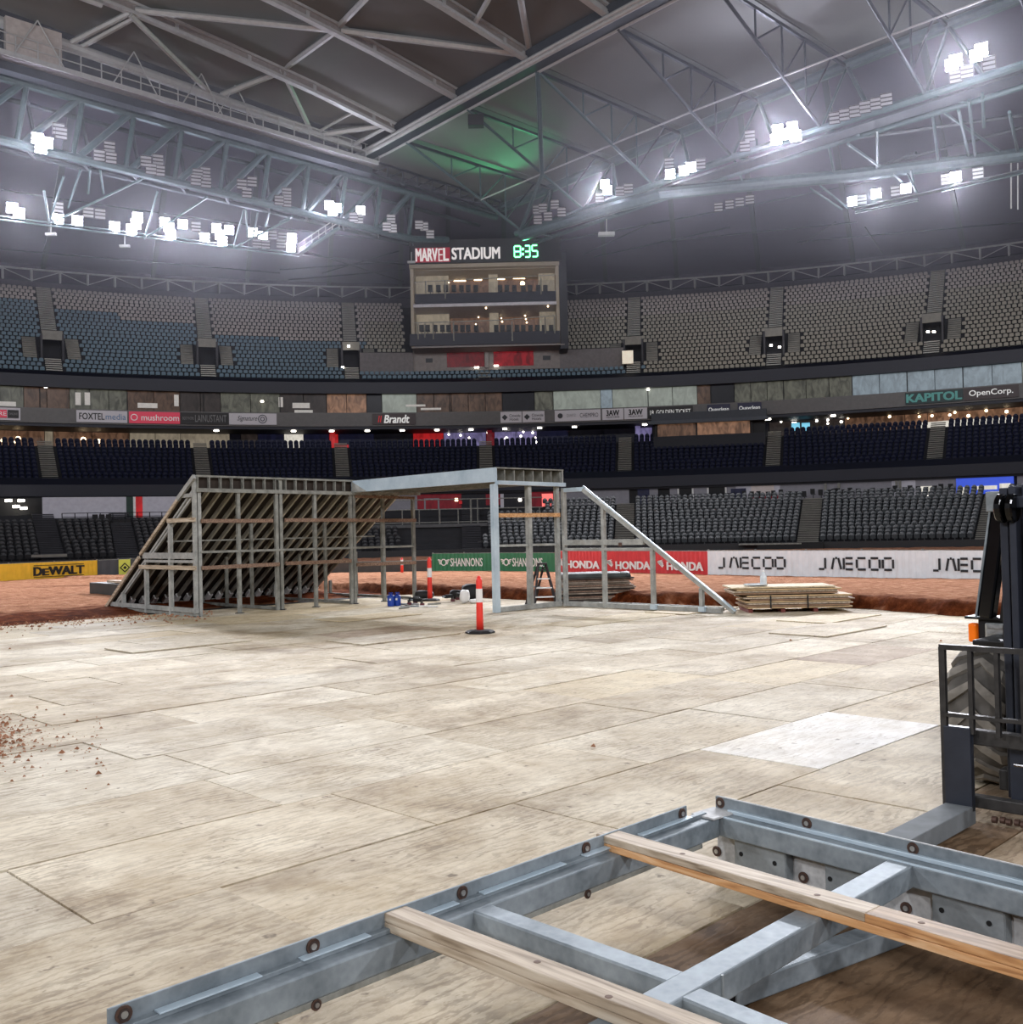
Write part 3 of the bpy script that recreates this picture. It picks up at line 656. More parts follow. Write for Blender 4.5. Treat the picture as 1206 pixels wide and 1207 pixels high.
panes(gl, [(-90, 0, 'brown', 3), (0, 28, 'green', 1), (28, 82, 'brown', 2), (82, 106, 'green', 1), (106, 150, 'green', 2), (150, 212, 'brown', 2), (212, 260, 'dim', 2), (260, 330, 'green', 2), (330, 385, 'dim', 2),
           (385, 432, 'orange', 2), (432, 450, 'dark', 1), (450, 491, 'pale', 1), (491, 532, 'brown', 2), (532, 592, 'brown', 3), (592, 630, 'dark', 1), (630, 652, 'green', 1),
           (652, 708, 'pale', 1), (708, 722, 'blue', 1), (722, 764, 'pale', 1), (764, 822, 'pale', 2), (822, 838, 'brown', 1), (838, 866, 'dark', 1), (866, 924, 'green', 3), (924, 1005, 'green', 3),
           (1005, 1070, 'blue', 2), (1070, 1136, 'blue', 2), (1136, 1206, 'blue', 2), (1206, 1300, 'pale', 3)], 96.5, 14.85, 17.0)
for x in (47, 150, 240, 330, 385, 450, 530, 592, 652, 764, 838, 924, 1005, 1070, 1136):
    t = th_r(x, 470, 96.4); mb = MB(); mb.box(pol(96.42, t, 15.92), .09, .12, 2.15, x=Vector((cos(t), -sin(t), 0))); mk('mullion', mb, BLACKM, gl)
# pale furniture seen behind the glass: small clear shapes
for x, y, w_, h_ in ((92, 470, .5, 2.), (103, 470, .5, 2.), (208, 472, .45, 1.9), (331, 474, .45, 1.7), (355, 478, 1.8, .9), (358, 485, 1.9, .5), (174, 478, 1.9, .8), (8, 476, 1.6, .7), (490, 478, 2.1, .35), (508, 482, 2.2, .35)):
    t = th_r(x, y, 96.4); p = on_r(x, y, 96.44); mb = MB(); mb.box(p, w_, .06, h_ * .62, x=Vector((cos(t), -sin(t), 0))); mk('pale_sign' if w_ > 1 else 'pale_blind', mb, mat('pale_window_shape', (196, 192, 186), .6, emit=(190, 186, 178), es=.25), gl)
for x, y in ((309, 473), (764, 459), (54, 456), (139, 458), (239, 459), (326, 461), (738, 452), (909, 443), (1185, 421), (993, 434)):
    p = on_r(x, y, 96.2); mb = MB(); mb.box(p, .3, .12, .16); mk('lamp', mb, DOWN if y > 455 else mat('faint_lamp', (180, 180, 180), .5, emit=(255, 255, 255), es=.4), gl)

# middle concourse rooms behind the middle tier
cr = empty('concourse_rooms', pol(100.8, 0, 11.4), 'lit rooms and walls behind the middle tier, under the sponsor strip', 'rooms')
panes(cr, [(-90, 52, 'wood', 2), (52, 62, 'cream', 1), (62, 152, 'wood', 2), (152, 212, 'cream', 2), (212, 270, 'cream', 1), (270, 283, 'dark', 1), (283, 303, 'dim', 1), (303, 334, 'navy', 1), (334, 357, 'white', 1), (357, 387, 'navy', 1),
           (387, 398, 'red', 1), (398, 440, 'navy', 1), (440, 486, 'dark', 1), (486, 522, 'red', 1), (522, 572, 'violet', 2), (572, 582, 'dred', 1), (582, 632, 'violet', 2), (632, 669, 'navy', 1), (669, 752, 'dark', 2), (752, 768, 'violet', 1), (768, 906, 'dark', 2),
           (906, 995, 'dim', 2), (995, 1066, 'wood', 2), (1066, 1120, 'orange', 2), (1120, 1206, 'orange', 2), (1206, 1300, 'wood', 2)], 100.7, 11.3, 13.15, name='room_wall')
for x0, x1, y, c_ in ((222, 245, 510, WARM), (900, 1206, 513, None)):
    pass
lamps = [(433, 503), (474, 503), (515, 502), (555, 501), (595, 501), (636, 500), (677, 498), (760, 495), (346, 504), (391, 504), (255, 504), (903, 497), (906, 500), (982, 483)]
for li, (x, y) in enumerate(sorted(lamps)):
    p = on_r(x, y, 96.0); p.z = 13.05; mb = MB(); mb.tube([p, p - Vector((0, 0, .12))], .26, 10); solo('round_downlight', mb, DOWN, 'round white downlight under the sponsor strip, %s from the left' % ordn(li), 'lamp', 'downlights of the middle concourse')
for li, (x, y, r_t) in enumerate(sorted(((1046, 486, .16), (1049, 491, .14), (1051, 483, .12), (1082, 480, .14), (1083, 486, .14), (1084, 491, .12), (1127, 477, .16), (1127, 482, .14), (1126, 486, .12), (1142, 490, .16), (1164, 475, .14), (1164, 480, .14), (1163, 484, .14), (1099, 490, .14), (1120, 489, .13), (1187, 485, .16),
                (529, 512, .1), (543, 513, .12), (553, 516, .1), (575, 510, .12), (597, 517, .22), (614, 514, .12), (617, 509, .1), (628, 510, .12), (541, 520, .1), (632, 521, .12), (631, 516, .1), (974, 491, .12), (963, 496, .12), (976, 495, .12), (976, 499, .1), (992, 497, .14), (921, 497, .1), (935, 499, .14), (938, 499, .14), (3, 519, .2), (21, 517, .24), (98, 518, .26), (116, 520, .22), (107, 523, .12), (17, 521, .1), (178, 507, .18), (1000, 493, .1)))):
    p = on_r(x, y, 100.2); mb = MB(); mb.tube([p, p + Vector((0, .12, 0))], r_t, 8); solo('room_lamp', mb, WARM if (x > 995 or x < 300) else DOWN, 'tiny ceiling lamp in the rooms behind the middle tier, %s from the left' % ordn(li), 'lamp', 'ceiling lamps of the rooms')
# bright bar counter behind the right-hand seats
for x0, x1, y0, y1 in ((1085, 1112, 498, 509), (1112, 1150, 496, 504), (1152, 1195, 494, 500)):
    a_, b_2 = on_r(x0, y0, 100.1), on_r(x1, y1, 100.1); mb = MB(); mb.hexa([(a_.x, a_.y, b_2.z), (b_2.x, b_2.y, b_2.z), (b_2.x, b_2.y + .1, b_2.z), (a_.x, a_.y + .1, b_2.z), (a_.x, a_.y, a_.z), (b_2.x, b_2.y, a_.z), (b_2.x, b_2.y + .1, a_.z), (a_.x, a_.y + .1, a_.z)])
    mk('bar_counter', mb, PN['white'], cr)
# twin screen
for x in (938, 950):
    p = on_r(x, 503, 99.4); t = th_r(x, 503, 99.4); mb = MB(); mb.box(p, .85, .06, .85, x=Vector((cos(t), -sin(t), 0))); solo('wall_screen', mb, mat('lit_blue_screen', (120, 200, 230), .3, emit=(120, 205, 235), es=.7), '%s of the two lit blue screens over the middle tier' % ('left one' if x < 945 else 'right one'), 'screen')
# glass-fronted commentary box standing among the middle tier seats
bx = empty('commentary_box', on_r(835, 520, 94.5), 'dark projecting box with a lit window strip among the middle tier seats', 'box')
def arcbox(x0, x1, R0, R1, z0, z1, y=500):
    t0, t1 = th_r(x0, y, R0), th_r(x1, y, R0); mb = MB(); mb.hexa([pol(R0, t0, z0), pol(R0, t1, z0), pol(R1, t1, z0), pol(R1, t0, z0), pol(R0, t0, z1), pol(R0, t1, z1), pol(R1, t1, z1), pol(R1, t0, z1)]); return mb
mk('roof', arcbox(768, 904, 93.8, 100, 13.05, 13.9), mat('dark_slate_roof_box', (44, 50, 58), .6), bx)
mk('roof_edge', arcbox(764, 906, 93.6, 94.2, 12.75, 13.1), mat('slate_edge', (60, 66, 74), .6), bx)
mk('body', arcbox(770, 902, 94.3, 100, 10.2, 11.5), mat('dark_box_body', (26, 28, 36), .7), bx)
mk('window_strip', arcbox(775, 820, 94.5, 94.6, 11.5, 12.8), PN['wood'], bx); mk('window_strip', arcbox(822, 884, 94.5, 94.6, 11.5, 12.8), PN['orange'], bx)
mk('back', arcbox(770, 902, 94.9, 95.0, 11.5, 13.1), BLACKM, bx)
for x in (773, 821, 886): mk('mullion', arcbox(x - 1, x + 1, 94.35, 94.6, 11.5, 12.9), BLACKM, bx)
# columns under the strip
for x, m_ in ((392, PN['red']), (577, PN['dred']), (752, PN['violet'])):
    t = th_r(x, 510, 98.5); mb = MB(); mb.box(pol(98.5, t, 12.2), .55, .5, 2.0, x=Vector((cos(t), -sin(t), 0))); struct('trim_column', mb, m_)
mk('red_sign', arcbox(398, 411, 97.9, 98.0, 11.0, 11.7, 525), PN['red'], cr)

# ------------------------------------------------------------------ sponsor boards on the strip
def board(x0, x1, bg, label, items, R=95.12, z0=13.55, z1=14.72, y=490):
    t0, t1 = th_r(x0, y, R), th_r(x1, y, R); tm = (t0 + t1) / 2; e = Vector((cos(tm), -sin(tm), 0)); wd = 2 * R * sin((t1 - t0) / 2)
    c = pol(R * cos((t1 - t0) / 2), tm, (z0 + z1) / 2); o = empty('sponsor_board', c, label, 'sign', 'sponsor boards on the strip' if False else None)
    nrm = Vector((sin(tm), cos(tm), 0)); mb = MB(); mb.box(c - nrm * .05, wd, .08, z1 - z0, x=e); mk('panel', mb, bg, o)
    for (s_, u, wf, hf, vz, m_, kw) in items:
        text(s_, c - nrm * .12 + e * (u * wd) + Vector((0, 0, vz)), e, (0, 0, 1), wd * wf, (z1 - z0) * hf, m_, o, **kw)
    return o, c, e, wd, nrm
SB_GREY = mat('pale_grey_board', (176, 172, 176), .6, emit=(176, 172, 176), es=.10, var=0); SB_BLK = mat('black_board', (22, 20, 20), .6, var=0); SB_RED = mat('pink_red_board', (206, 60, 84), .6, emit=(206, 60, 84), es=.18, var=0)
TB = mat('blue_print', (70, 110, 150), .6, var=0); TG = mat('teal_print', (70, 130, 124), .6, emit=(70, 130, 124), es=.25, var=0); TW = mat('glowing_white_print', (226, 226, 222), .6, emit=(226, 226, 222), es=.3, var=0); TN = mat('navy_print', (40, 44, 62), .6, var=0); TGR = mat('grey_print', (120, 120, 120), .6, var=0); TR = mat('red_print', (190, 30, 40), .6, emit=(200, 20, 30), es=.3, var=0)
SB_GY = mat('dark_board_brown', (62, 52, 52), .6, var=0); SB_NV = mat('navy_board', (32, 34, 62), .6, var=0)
board(-30, 24, SB_GREY, 'pale framed sponsor board with a red and a black half at the left frame edge', [])
o, c, e, wd, nr = board(-28, 8, SB_RED, 'small red half of the sponsor board at the far left', [('RE', .36, .25, .5, 0, TXTW, {})], R=94.95, z0=13.75, z1=14.5)
board(9, 22, SB_BLK, 'small black half of the sponsor board at the far left', [('ONLINE', 0, .8, .3, 0, TGR, {})], R=94.95, z0=13.75, z1=14.5)
board(90, 150, SB_GREY, 'pale sponsor board reading FOXTEL media', [('FOXTEL', -.2, .49, .55, 0, TXTK, dict(bold=.02)), ('media', .27, .40, .5, 0, TB, {})])
o, c, e, wd, nr = board(152, 212, SB_RED, 'red sponsor board with a white ring mark and lettering', [('mushroom', .11, .74, .5, 0, TXTW, dict(bold=.01))])
mb = MB(); 
for k in range(12): a_, b_2 = 2 * pi * k / 12, 2 * pi * (k + 1) / 12; cc = c - nr * .14 - e * wd * .40; mb.bar(cc + e * cos(a_) * .3 + Vector((0, 0, sin(a_) * .3)), cc + e * cos(b_2) * .3 + Vector((0, 0, sin(b_2) * .3)), .04, .08)
mk('ring_mark', mb, TXTW, o)
board(213, 269, SB_BLK, 'black sponsor board with grey condensed lettering', [('LAINUSTANT', .13, .66, .62, 0, TGR, {}), ('BODYWORK', -.34, .24, .25, 0, TGR, {})])
o, c, e, wd, nr = board(270, 326, SB_GREY, 'pale sponsor board with dark script lettering and a round mark', [('Signature', -.12, .42, .55, 0, TXTD, dict(shear=.4))])
mb = MB()
for rr_ in (.2, .42):
    for k in range(12): a_, b_2 = 2 * pi * k / 12, 2 * pi * (k + 1) / 12; cc = c - nr * .14 + e * wd * .2; mb.bar(cc + e * cos(a_) * rr_ + Vector((0, 0, sin(a_) * rr_)), cc + e * cos(b_2) * rr_ + Vector((0, 0, sin(b_2) * rr_)), .04, .08)
mk('round_mark', mb, TN, o)
board(439, 490, SB_GY, 'dark sponsor board with white slanted Brandt lettering', [('Brandt', .06, .58, .72, 0, TW, dict(bold=.03, shear=.2)), ('II', -.33, .09, .6, 0, TR, dict(shear=.2))])
for x0, x1, lb in ((590, 615, 'left of the two pale boards with a dark diamond mark'), (616, 642, 'right of the two pale boards with a dark diamond mark')):
    o, c, e, wd, nr = board(x0, x1, SB_GREY, lb, [('Citiwide', .18, .52, .26, .16, TXTD, {}), ('Hotels', .14, .42, .26, -.22, TXTD, {})]); q = c - nr * .12 - e * wd * .3
    mb = MB(); mb.prism([q + e * .32, q + Vector((0, 0, .3)), q - e * .32, q - Vector((0, 0, .34))], -nr * .02); mk('diamond_mark', mb, TXTD, o)
o, c, e, wd, nr = board(654, 708, SB_GREY, 'wide pale board with a black dot and faint lettering', [('CHEMPRO', .25, .4, .38, 0, TXTD, {}), ('QUARTZ', -.14, .2, .3, 0, TGR, {})]); mb = MB(); mb.tube([c - nr * .1 - e * wd * .38, c - nr * .15 - e * wd * .38], .28, 12); mk('dot_mark', mb, TXTD, o)
for x0, x1, lb in ((710, 735, 'left of the two pale boards reading 3AW'), (736, 763, 'right of the two pale boards reading 3AW')): board(x0, x1, SB_GREY, lb, [('3AW', 0, .6, .5, .14, TXTK, dict(bold=.04)), ('MELBOURNE', 0, .62, .16, -.3, TXTD, {})])
board(764, 817, SB_BLK, 'black sponsor board reading GOLDEN TICKET', [('18. GOLDEN TICKET', 0, .9, .42, 0, TW, {})])
for x0, x1, lb in ((834, 861, 'left of the two small navy boards with white lettering'), (870, 898, 'right of the two small navy boards with white lettering')): board(x0, x1, SB_NV, lb, [('Quayclean', 0, .88, .45, 0, TW, dict(bold=.01))])
board(1068, 1136, mat('dark_green_board', (30, 52, 52), .6, var=0), 'dark green sponsor board reading KAPITOL', [('KAPITOL', 0, .95, .68, 0, TG, dict(bold=.04))])
board(1137, 1202, SB_GY, 'dark brown sponsor board reading OpenCorp.', [('OpenCorp.', 0, .8, .6, 0, TW, dict(bold=.01))])

# ------------------------------------------------------------------ lower concourse
lc = empty('lower_concourse_wall', pol(88.6, 0, 4), 'walls, doors and lit kiosk along the back of the lower tier', 'wall')
def lcp(x0, x1, z0, z1, m_, nm, R=88.5, d=.1, y=595): mk(nm, arcbox(x0, x1, R, R + d, z0, z1, y), m_, lc)
LW = mat('pale_grey_glowing_wall', (142, 140, 146), .7, emit=(142, 140, 150), es=.34); LW2 = mat('mid_grey_glowing_wall', (104, 102, 106), .7, emit=(104, 102, 110), es=.28)  # walls glow faintly in place of concourse light
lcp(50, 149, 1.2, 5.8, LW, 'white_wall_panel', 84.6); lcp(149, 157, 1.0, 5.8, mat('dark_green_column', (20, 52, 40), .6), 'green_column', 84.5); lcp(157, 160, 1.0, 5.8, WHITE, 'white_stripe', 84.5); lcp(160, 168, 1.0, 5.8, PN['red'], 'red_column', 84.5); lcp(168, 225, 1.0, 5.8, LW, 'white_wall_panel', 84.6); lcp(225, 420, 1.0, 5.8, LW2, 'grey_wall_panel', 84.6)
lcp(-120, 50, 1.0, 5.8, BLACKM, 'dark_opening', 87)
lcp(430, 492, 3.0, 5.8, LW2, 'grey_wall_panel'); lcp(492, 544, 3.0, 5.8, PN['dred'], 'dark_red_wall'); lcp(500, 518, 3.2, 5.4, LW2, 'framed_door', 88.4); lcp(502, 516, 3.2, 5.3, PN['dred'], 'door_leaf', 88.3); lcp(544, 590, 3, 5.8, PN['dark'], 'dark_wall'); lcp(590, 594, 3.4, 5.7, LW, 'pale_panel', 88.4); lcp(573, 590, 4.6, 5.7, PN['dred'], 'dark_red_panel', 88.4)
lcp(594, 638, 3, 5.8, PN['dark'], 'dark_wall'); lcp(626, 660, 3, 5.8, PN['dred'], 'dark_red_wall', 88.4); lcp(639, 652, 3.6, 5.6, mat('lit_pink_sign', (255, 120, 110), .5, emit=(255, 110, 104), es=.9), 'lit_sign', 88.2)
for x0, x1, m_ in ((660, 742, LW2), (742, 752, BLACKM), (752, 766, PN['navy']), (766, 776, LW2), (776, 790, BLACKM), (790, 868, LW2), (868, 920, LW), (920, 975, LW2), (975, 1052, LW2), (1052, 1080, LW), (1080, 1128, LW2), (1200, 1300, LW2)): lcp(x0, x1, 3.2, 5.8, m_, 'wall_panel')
for x0, x1 in ((799, 818), (834, 857)):
    lcp(x0, x1, 4.4, 5.75, WHITE, 'door_frame', 88.3); lcp(x0 + 2, x1 - 2, 4.7, 5.9, BLACKM, 'dark_doorway', 88.2)
lcp(862, 880, 4.2, 5.6, PN['navy'], 'navy_panel', 88.3); lcp(886, 913, 4.9, 5.8, mat('beige_shutter', (176, 164, 160), .6, emit=(170, 160, 156), es=.15), 'beige_shutter', 88.3); lcp(886, 918, 4.5, 4.8, PN['dred'], 'red_shelf', 88.2); lcp(1085, 1100, 4.7, 5.2, PN['white'], 'lit_counter', 88.2)
KB = mat('lit_blue_kiosk', (40, 70, 170), .4, emit=(44, 76, 200), es=.7)
lcp(1128, 1196, 3.6, 6.0, KB, 'blue_kiosk', 88.2); lcp(1131, 1143, 4.3, 5.0, PN['white'], 'lit_menu', 88.1); lcp(1146, 1176, 4.7, 5.05, PN['white'], 'lit_menu', 88.1); lcp(1179, 1192, 4.4, 5.2, PN['white'], 'lit_menu', 88.1)
for x in (972, 988, 1056, 1060): lcp(x, x + 3, 3.2, 5.8, CONCL, 'column', 87.9, .4)
for x, y in ((10, 590), (19, 597), (25, 590), (28, 599)):
    p = on_r(x, y, 86); mb = MB(); mb.box(p, .5, .2, .22); mk('lamp', mb, DOWN, lc)
for x, y, m_ in ((538, 589, WARM), (543, 592, PN['red']), (613, 589, DOWN), (580, 586, PN['red']), (1093, 586, DOWN), (898, 601, DOWN)):
    p = on_r(x, y, 87.9); mb = MB(); mb.box(p, .3, .2, .3); mk('lamp', mb, m_, lc)
# rails behind the lower tier
def rail(name, pts, ht, label, m_, nposts, bars=2, r=.03):
    o = empty(name, pts[0], label, 'railing')
    for k in range(bars): mb = MB(); z_ = ht * (k + 1) / bars; mb.tube([p + Vector((0, 0, z_)) for p in pts], r, 5); mk('rail', mb, m_, o)
    for i in range(nposts):
        f = i / (nposts - 1) * (len(pts) - 1); k = min(int(f), len(pts) - 2); p = pts[k].lerp(pts[k + 1], f - k); mb = MB(); mb.bar(p, p + Vector((0, 0, ht)), .06, .06); mk('post', mb, m_, o)
    return o
arcpts = lambda x0, x1, R, z_, n=8, y=600: [pol(R, th_r(x0, y, R) + (th_r(x1, y, R) - th_r(x0, y, R)) * i / n, z_) for i in range(n + 1)]
rail('rear_railing', arcpts(73, 420, 83.0, 3.35), 1.0, 'black railing behind the lower left seats', BLACK, 26, 3)
rail('rear_railing', arcpts(760, 870, 86.3, 4.2), .9, 'black railing behind the lower seats, below the two framed doorways', BLACK, 12, 3)
# raised platform in the middle with a grey railing
pf = empty('viewing_platform', pol(84, th_r(540, 610, 84), 2.9), 'raised platform with grey front rail below the dark red wall', 'platform')
mk('deck', arcbox(425, 640, 80, 88, 2.45, 2.75, 620), mat('grey_platform_edge', (84, 84, 84), .6), pf)
for z_ in (2.9, 4.1, 5.0): mb = MB(); mb.tube(arcpts(425, 640, 80.1, z_), .05, 5); mk('rail', mb, GALVD, pf)
for x in (430, 452, 474, 494, 518, 540, 555, 563, 585, 610, 636): mb = MB(); q = arcpts(x, x + 1, 80.1, 2.75)[0]; mb.bar(q, q + Vector((0, 0, 2.3 if x in (526, 555, 563) else 1.4)), .16 if x in (518, 555) else .08, .08); mk('post', mb, GALVD, pf)
# two sloping black handrails / folded cover
cv = empty('sloping_black_rails', on_r(550, 648, 76), 'bundle of black sloping rails with pale edges beside the lower seats', 'rails')
for k in range(4):
    p0 = on_r(546, 645 + k * .8, 76); p1 = on_r(700, 601 + k * 4, 82.5); mb = MB(); mb.bar(p0, p1, .22, .12); mk('rail', mb, BLACK, cv)
    mb = MB(); mb.bar(p0 + Vector((0, -.15, .08)), p1 + Vector((0, -.15, .08)), .05, .04); mk('pale_edge', mb, GALVD, cv)
# loose dark chairs / tables at the back
random.seed(11)
for i, x in enumerate([111, 119, 127, 136, 143, 150, 160, 168]):
    t = th_r(x, 610, 81.9); z_ = 3.35 if x < 130 else 2.9; p = pol(81.9, t, z_); mb = MB(); e = Vector((cos(t), -sin(t), 0))
    mb.box(p + Vector((0, 0, .25)), .45, .45, .06, x=e); mb.box(p + Vector((0, .2, .58)), .45, .06, .55, x=e)
    for s1 in (-1, 1):
        for s2 in (-1, 1): mb.box(p + e * s1 * .2 + Vector((0, s2 * .2, .12)), .04, .04, .26)
    solo('loose_chair', mb, BLACKM, '%s of the loose black chairs behind the lower left seats, counted from the left' % ORD[i], 'chair', 'loose chairs behind the lower left tier')
for i, x in enumerate(range(878, 1128, 9)):
    x += random.uniform(-2, 2); t = th_r(x, 582, 87.4); p = pol(87.3 + random.uniform(-.3, .3), t, 4.3); e = Vector((cos(t), -sin(t), 0)); mb = MB(); h = random.uniform(.5, 1.0)
    mb.box(p + Vector((0, 0, h * .5)), .42, .42, .06, x=e); mb.box(p + Vector((0, .2, h * .5 + .3)), .42, .06, .5, x=e); mb.box(p + Vector((0, 0, h * .25)), .06, .06, h * .5)
    solo('bar_stool', mb, BLACKM, 'dark stool, %s from the left in the row behind the right lower seats' % ordn(i), 'stool', 'stools behind the right lower tier')
mb = MB(); p = on_r(984, 584, 87)
for k in range(16): a_, b_2 = 2 * pi * k / 16, 2 * pi * (k + 1) / 16; mb.bar(p + Vector((cos(a_) * .6, 0, sin(a_) * .6)), p + Vector((cos(b_2) * .6, 0, sin(b_2) * .6)), .14, .14)
mb.box(p + Vector((0, .1, -.3)), .9, .2, .8)
solo('round_drum_rack', mb, BLACKM, 'round dark hoop-shaped stand behind the right lower stair', 'stand')

# ------------------------------------------------------------------ control box with the clock
YB = 111.0
bo = empty('control_box', on_y(571, 432, YB), 'cream two-storey control box with glass balustrades under the stadium clock', 'building')
def qy(x, y, Y=YB): return on_y(x, y, Y)
xL, xR = qy(489, 380).x, qy(656, 380).x; cx = (xL + xR) / 2; Wd = xR - xL
zz = lambda y, Y=YB: on_y(571, y, Y).z
def bb(nm, x0, x1, y0, y1, z0, z1, m_, **k): 
    mb = MB(); mb.box(((x0 + x1) / 2, (y0 + y1) / 2, (z0 + z1) / 2), x1 - x0, y1 - y0, z1 - z0); return mk(nm, mb, m_, bo, **k)
zt, z2, z3, z4, z5, z6 = zz(312), zz(318), zz(350), zz(362), zz(409), zz(434)
bb('side_wall', xL - .35, xL, YB - .6, YB + 6, z5, zt, CREAM); bb('side_wall', xR, xR + .35, YB - .6, YB + 6, z5, zt, CREAM)
bb('side_wall', xR + .35, xR + 1.2, YB - .8, YB + 6, z5 - .5, zt + 1, mat('dark_return_wall', (40, 42, 48), .7))
bb('back_wall', xL, xR, YB + 5, YB + 5.3, z5, zt, CREAM)
bb('top_beam', xL - .4, xR + .4, YB - .9, YB + .2, zt - .45, zt, CREAM)
bb('ceiling', xL, xR, YB, YB + 5, zt - .5, zt - .4, CREAM)
bb('middle_slab', xL, xR, YB - 1.3, YB + 5, z4 - .15, z4 + .15, mat('pale_slab_edge', (170, 168, 172), .6))
mb = MB(); mb.prism([(xL, YB - 1.3, z4 + .15), (xR, YB - 1.3, z4 + .15), (xR - 1.6, YB - .1, zz(356)), (xL + 1.0, YB - .1, zz(356))], (0, 0, .05)); mk('canopy_top', mb, mat('grey_canopy', (120, 118, 128), .6), bo)
bb('upper_floor', xL, xR, YB - .3, YB + 5, zz(356) - .1, zz(356), CREAM)
bb('lower_floor', xL, xR, YB - .8, YB + 5, z5, z5 + .25, mat('grey_sill', (110, 108, 110), .6))
PAR = mat('dark_navy_parapet', (22, 24, 38), .6)
bb('upper_parapet', xL + .1, xR, YB - .5, YB - .35, zz(357), zz(346), PAR); bb('lower_parapet', xL - .5, xR + .3, YB - 1.1, YB - .95, zz(408), zz(394), PAR)
for y0, y1 in ((322, 346), (367, 394)):
    hz0, hz1 = zz(y1), zz(y0)
    for (xa, xb, kd) in ((xL, qy(520, 0).x, 'cream'), (qy(520, 0).x, qy(568, 0).x, 'wood'), (qy(568, 0).x, qy(579, 0).x, 'cream'), (qy(579, 0).x, qy(628, 0).x, 'wood'), (qy(628, 0).x, xR, 'cream')):
        bb('room_back', xa, xb, YB + (2.4 if kd == 'cream' else 4.8), YB + (2.5 if kd == 'cream' else 4.9), hz0, hz1 + .7, PN[kd])
GLS = bpy.data.materials.new('balustrade_glass'); GLS.use_nodes = True; bs = GLS.node_tree.nodes['Principled BSDF']; bs.inputs['Base Color'].default_value = (.2, .22, .24, 1); bs.inputs['Alpha'].default_value = .10; bs.inputs['Roughness'].default_value = .06
for i in range(7):
    xa = xL + .1 + i * (Wd - .2) / 7; bb('glass_pane', xa + .02, xa + (Wd - .2) / 7 - .02, YB - .44, YB - .41, zz(346), zz(333), GLS); bb('glass_pane', xa + .02, xa + (Wd - .2) / 7 - .02, YB - 1.04, YB - 1.01, zz(394), zz(380), GLS)
mb = MB(); mb.tube([(xL, YB - .42, zz(332)), (xR, YB - .42, zz(327))], .05, 6); mk('handrail', mb, GALVD, bo)
mb = MB(); mb.tube([(xL, YB - 1.02, zz(381)), (qy(580, 0).x, YB - 1.02, zz(380)), (xR, YB - 1.02, zz(376))], .05, 6); mk('handrail', mb, GALVD, bo)
for x, y0, y1 in ((502, 345, 331), (525, 352, 331), (638, 347, 331), (493, 400, 382), (501, 398, 382), (511, 400, 382), (643, 393, 378), (654, 393, 378), (535, 402, 382), (604, 402, 382)):
    q = qy(x, y0, YB - .6 if y0 < 360 else YB - 1.1); mb = MB(); mb.bar(q, (q.x, q.y, zz(y1)), .1, .1); mk('baluster_post', mb, CONCL if x in (638, 643, 654, 501, 493, 511) else GALVD, bo)
random.seed(3)
for lvl, (y, xs) in enumerate(((345, range(508, 646, 9)), (392, range(497, 652, 8)))):
    for i, x in enumerate(xs):
        if 566 < x < 582: continue
        q = qy(x + random.uniform(-1, 1), y, YB + .6); mb = MB(); q.z -= .3; mb.box(q + Vector((0, 0, .45)), .5, .5, .08); mb.box(q + Vector((0, -.22, .8)), .5, .08, .6); mb.box(q + Vector((0, 0, .2)), .08, .08, .5)
        solo('box_chair', mb, BLACKM, 'dark chair, %s from the left on the %s level of the control box' % (ordn(i), 'upper' if lvl == 0 else 'lower'), 'chair', 'chairs in the control box')
for x, y, Y, r_t in ((507, 322, 3, .09), (524, 321, 3, .09), (620, 318, 3, .09), (637, 317, 3, .1), (522, 332, 4.5, .12), (529, 333, 4.5, .08), (616, 334, 2, .26), (523, 374, 4, .12), (536, 371, 4, .09), (563, 371, 4, .09), (564, 374, 4, .07), (590, 370, 4, .07), (591, 375, 4, .07), (592, 379, 4, .1), (619, 369, 4, .09), (619, 372, 4, .09), (620, 376, 4, .09), (621, 380, 4, .1), (501, 366, 1, .08), (573, 363, -.9, .09), (646, 361, -.9, .09), (561, 382, 3.5, .08)):
    q = qy(x, y, YB + Y); mb = MB(); mb.tube([q, q + Vector((0, .08, 0))], r_t, 8); mk('lamp', mb, WARM, bo)
for x0, x1, y in ((535, 549, 331), (559, 568, 330), (578, 595, 329), (605, 619, 328), (625, 629, 326)):
    a_, b_2 = qy(x0, y, YB + 4.4), qy(x1, y, YB + 4.4); mb = MB(); mb.bar(a_, b_2, .08, .12); mk('strip_lamp', mb, WARM, bo)
# base wall with the red windows
YW = YB + 2.5
xw = lambda x: on_y(x, 425, YW).x
zw = lambda y: on_y(571, y, YW).z
bb('base_wall', xw(487), xw(664), YW, YW + .3, zw(436), zw(405), mat('grey_base_wall', (122, 116, 112), .7)); bb('underside', xL - .3, xR + .8, YB - .9, YW + .3, z5 - .12, z5, mat('grey_base_wall', (122, 116, 112), .7))
for xa, xb, kd in ((527, 571, 'dred'), (582, 629, 'red')):
    bb('red_window', xw(xa), xw(xb), YW - .1, YW, zw(432), zw(412), pane_mat('red_lit_window_' + kd, (150, 22, 34) if kd == 'dred' else (206, 36, 50), .22, .85))
bb('window_post', xw(572), xw(576), YW - .3, YW, zw(434), zw(408), mat('pale_post', (140, 136, 132), .7)); bb('wall_vent', xw(502), xw(510), YW - .05, YW, zw(426), zw(421), TXTD); bb('wall_vent', xw(640), xw(649), YW - .05, YW, zw(426), zw(421), TXTD)
for x, y in ((562, 433), (585, 431)): q = on_y(x, y, YW - .4); mb = MB(); mb.box(q, .5, .1, .14); mk('lamp', mb, DOWN, bo)
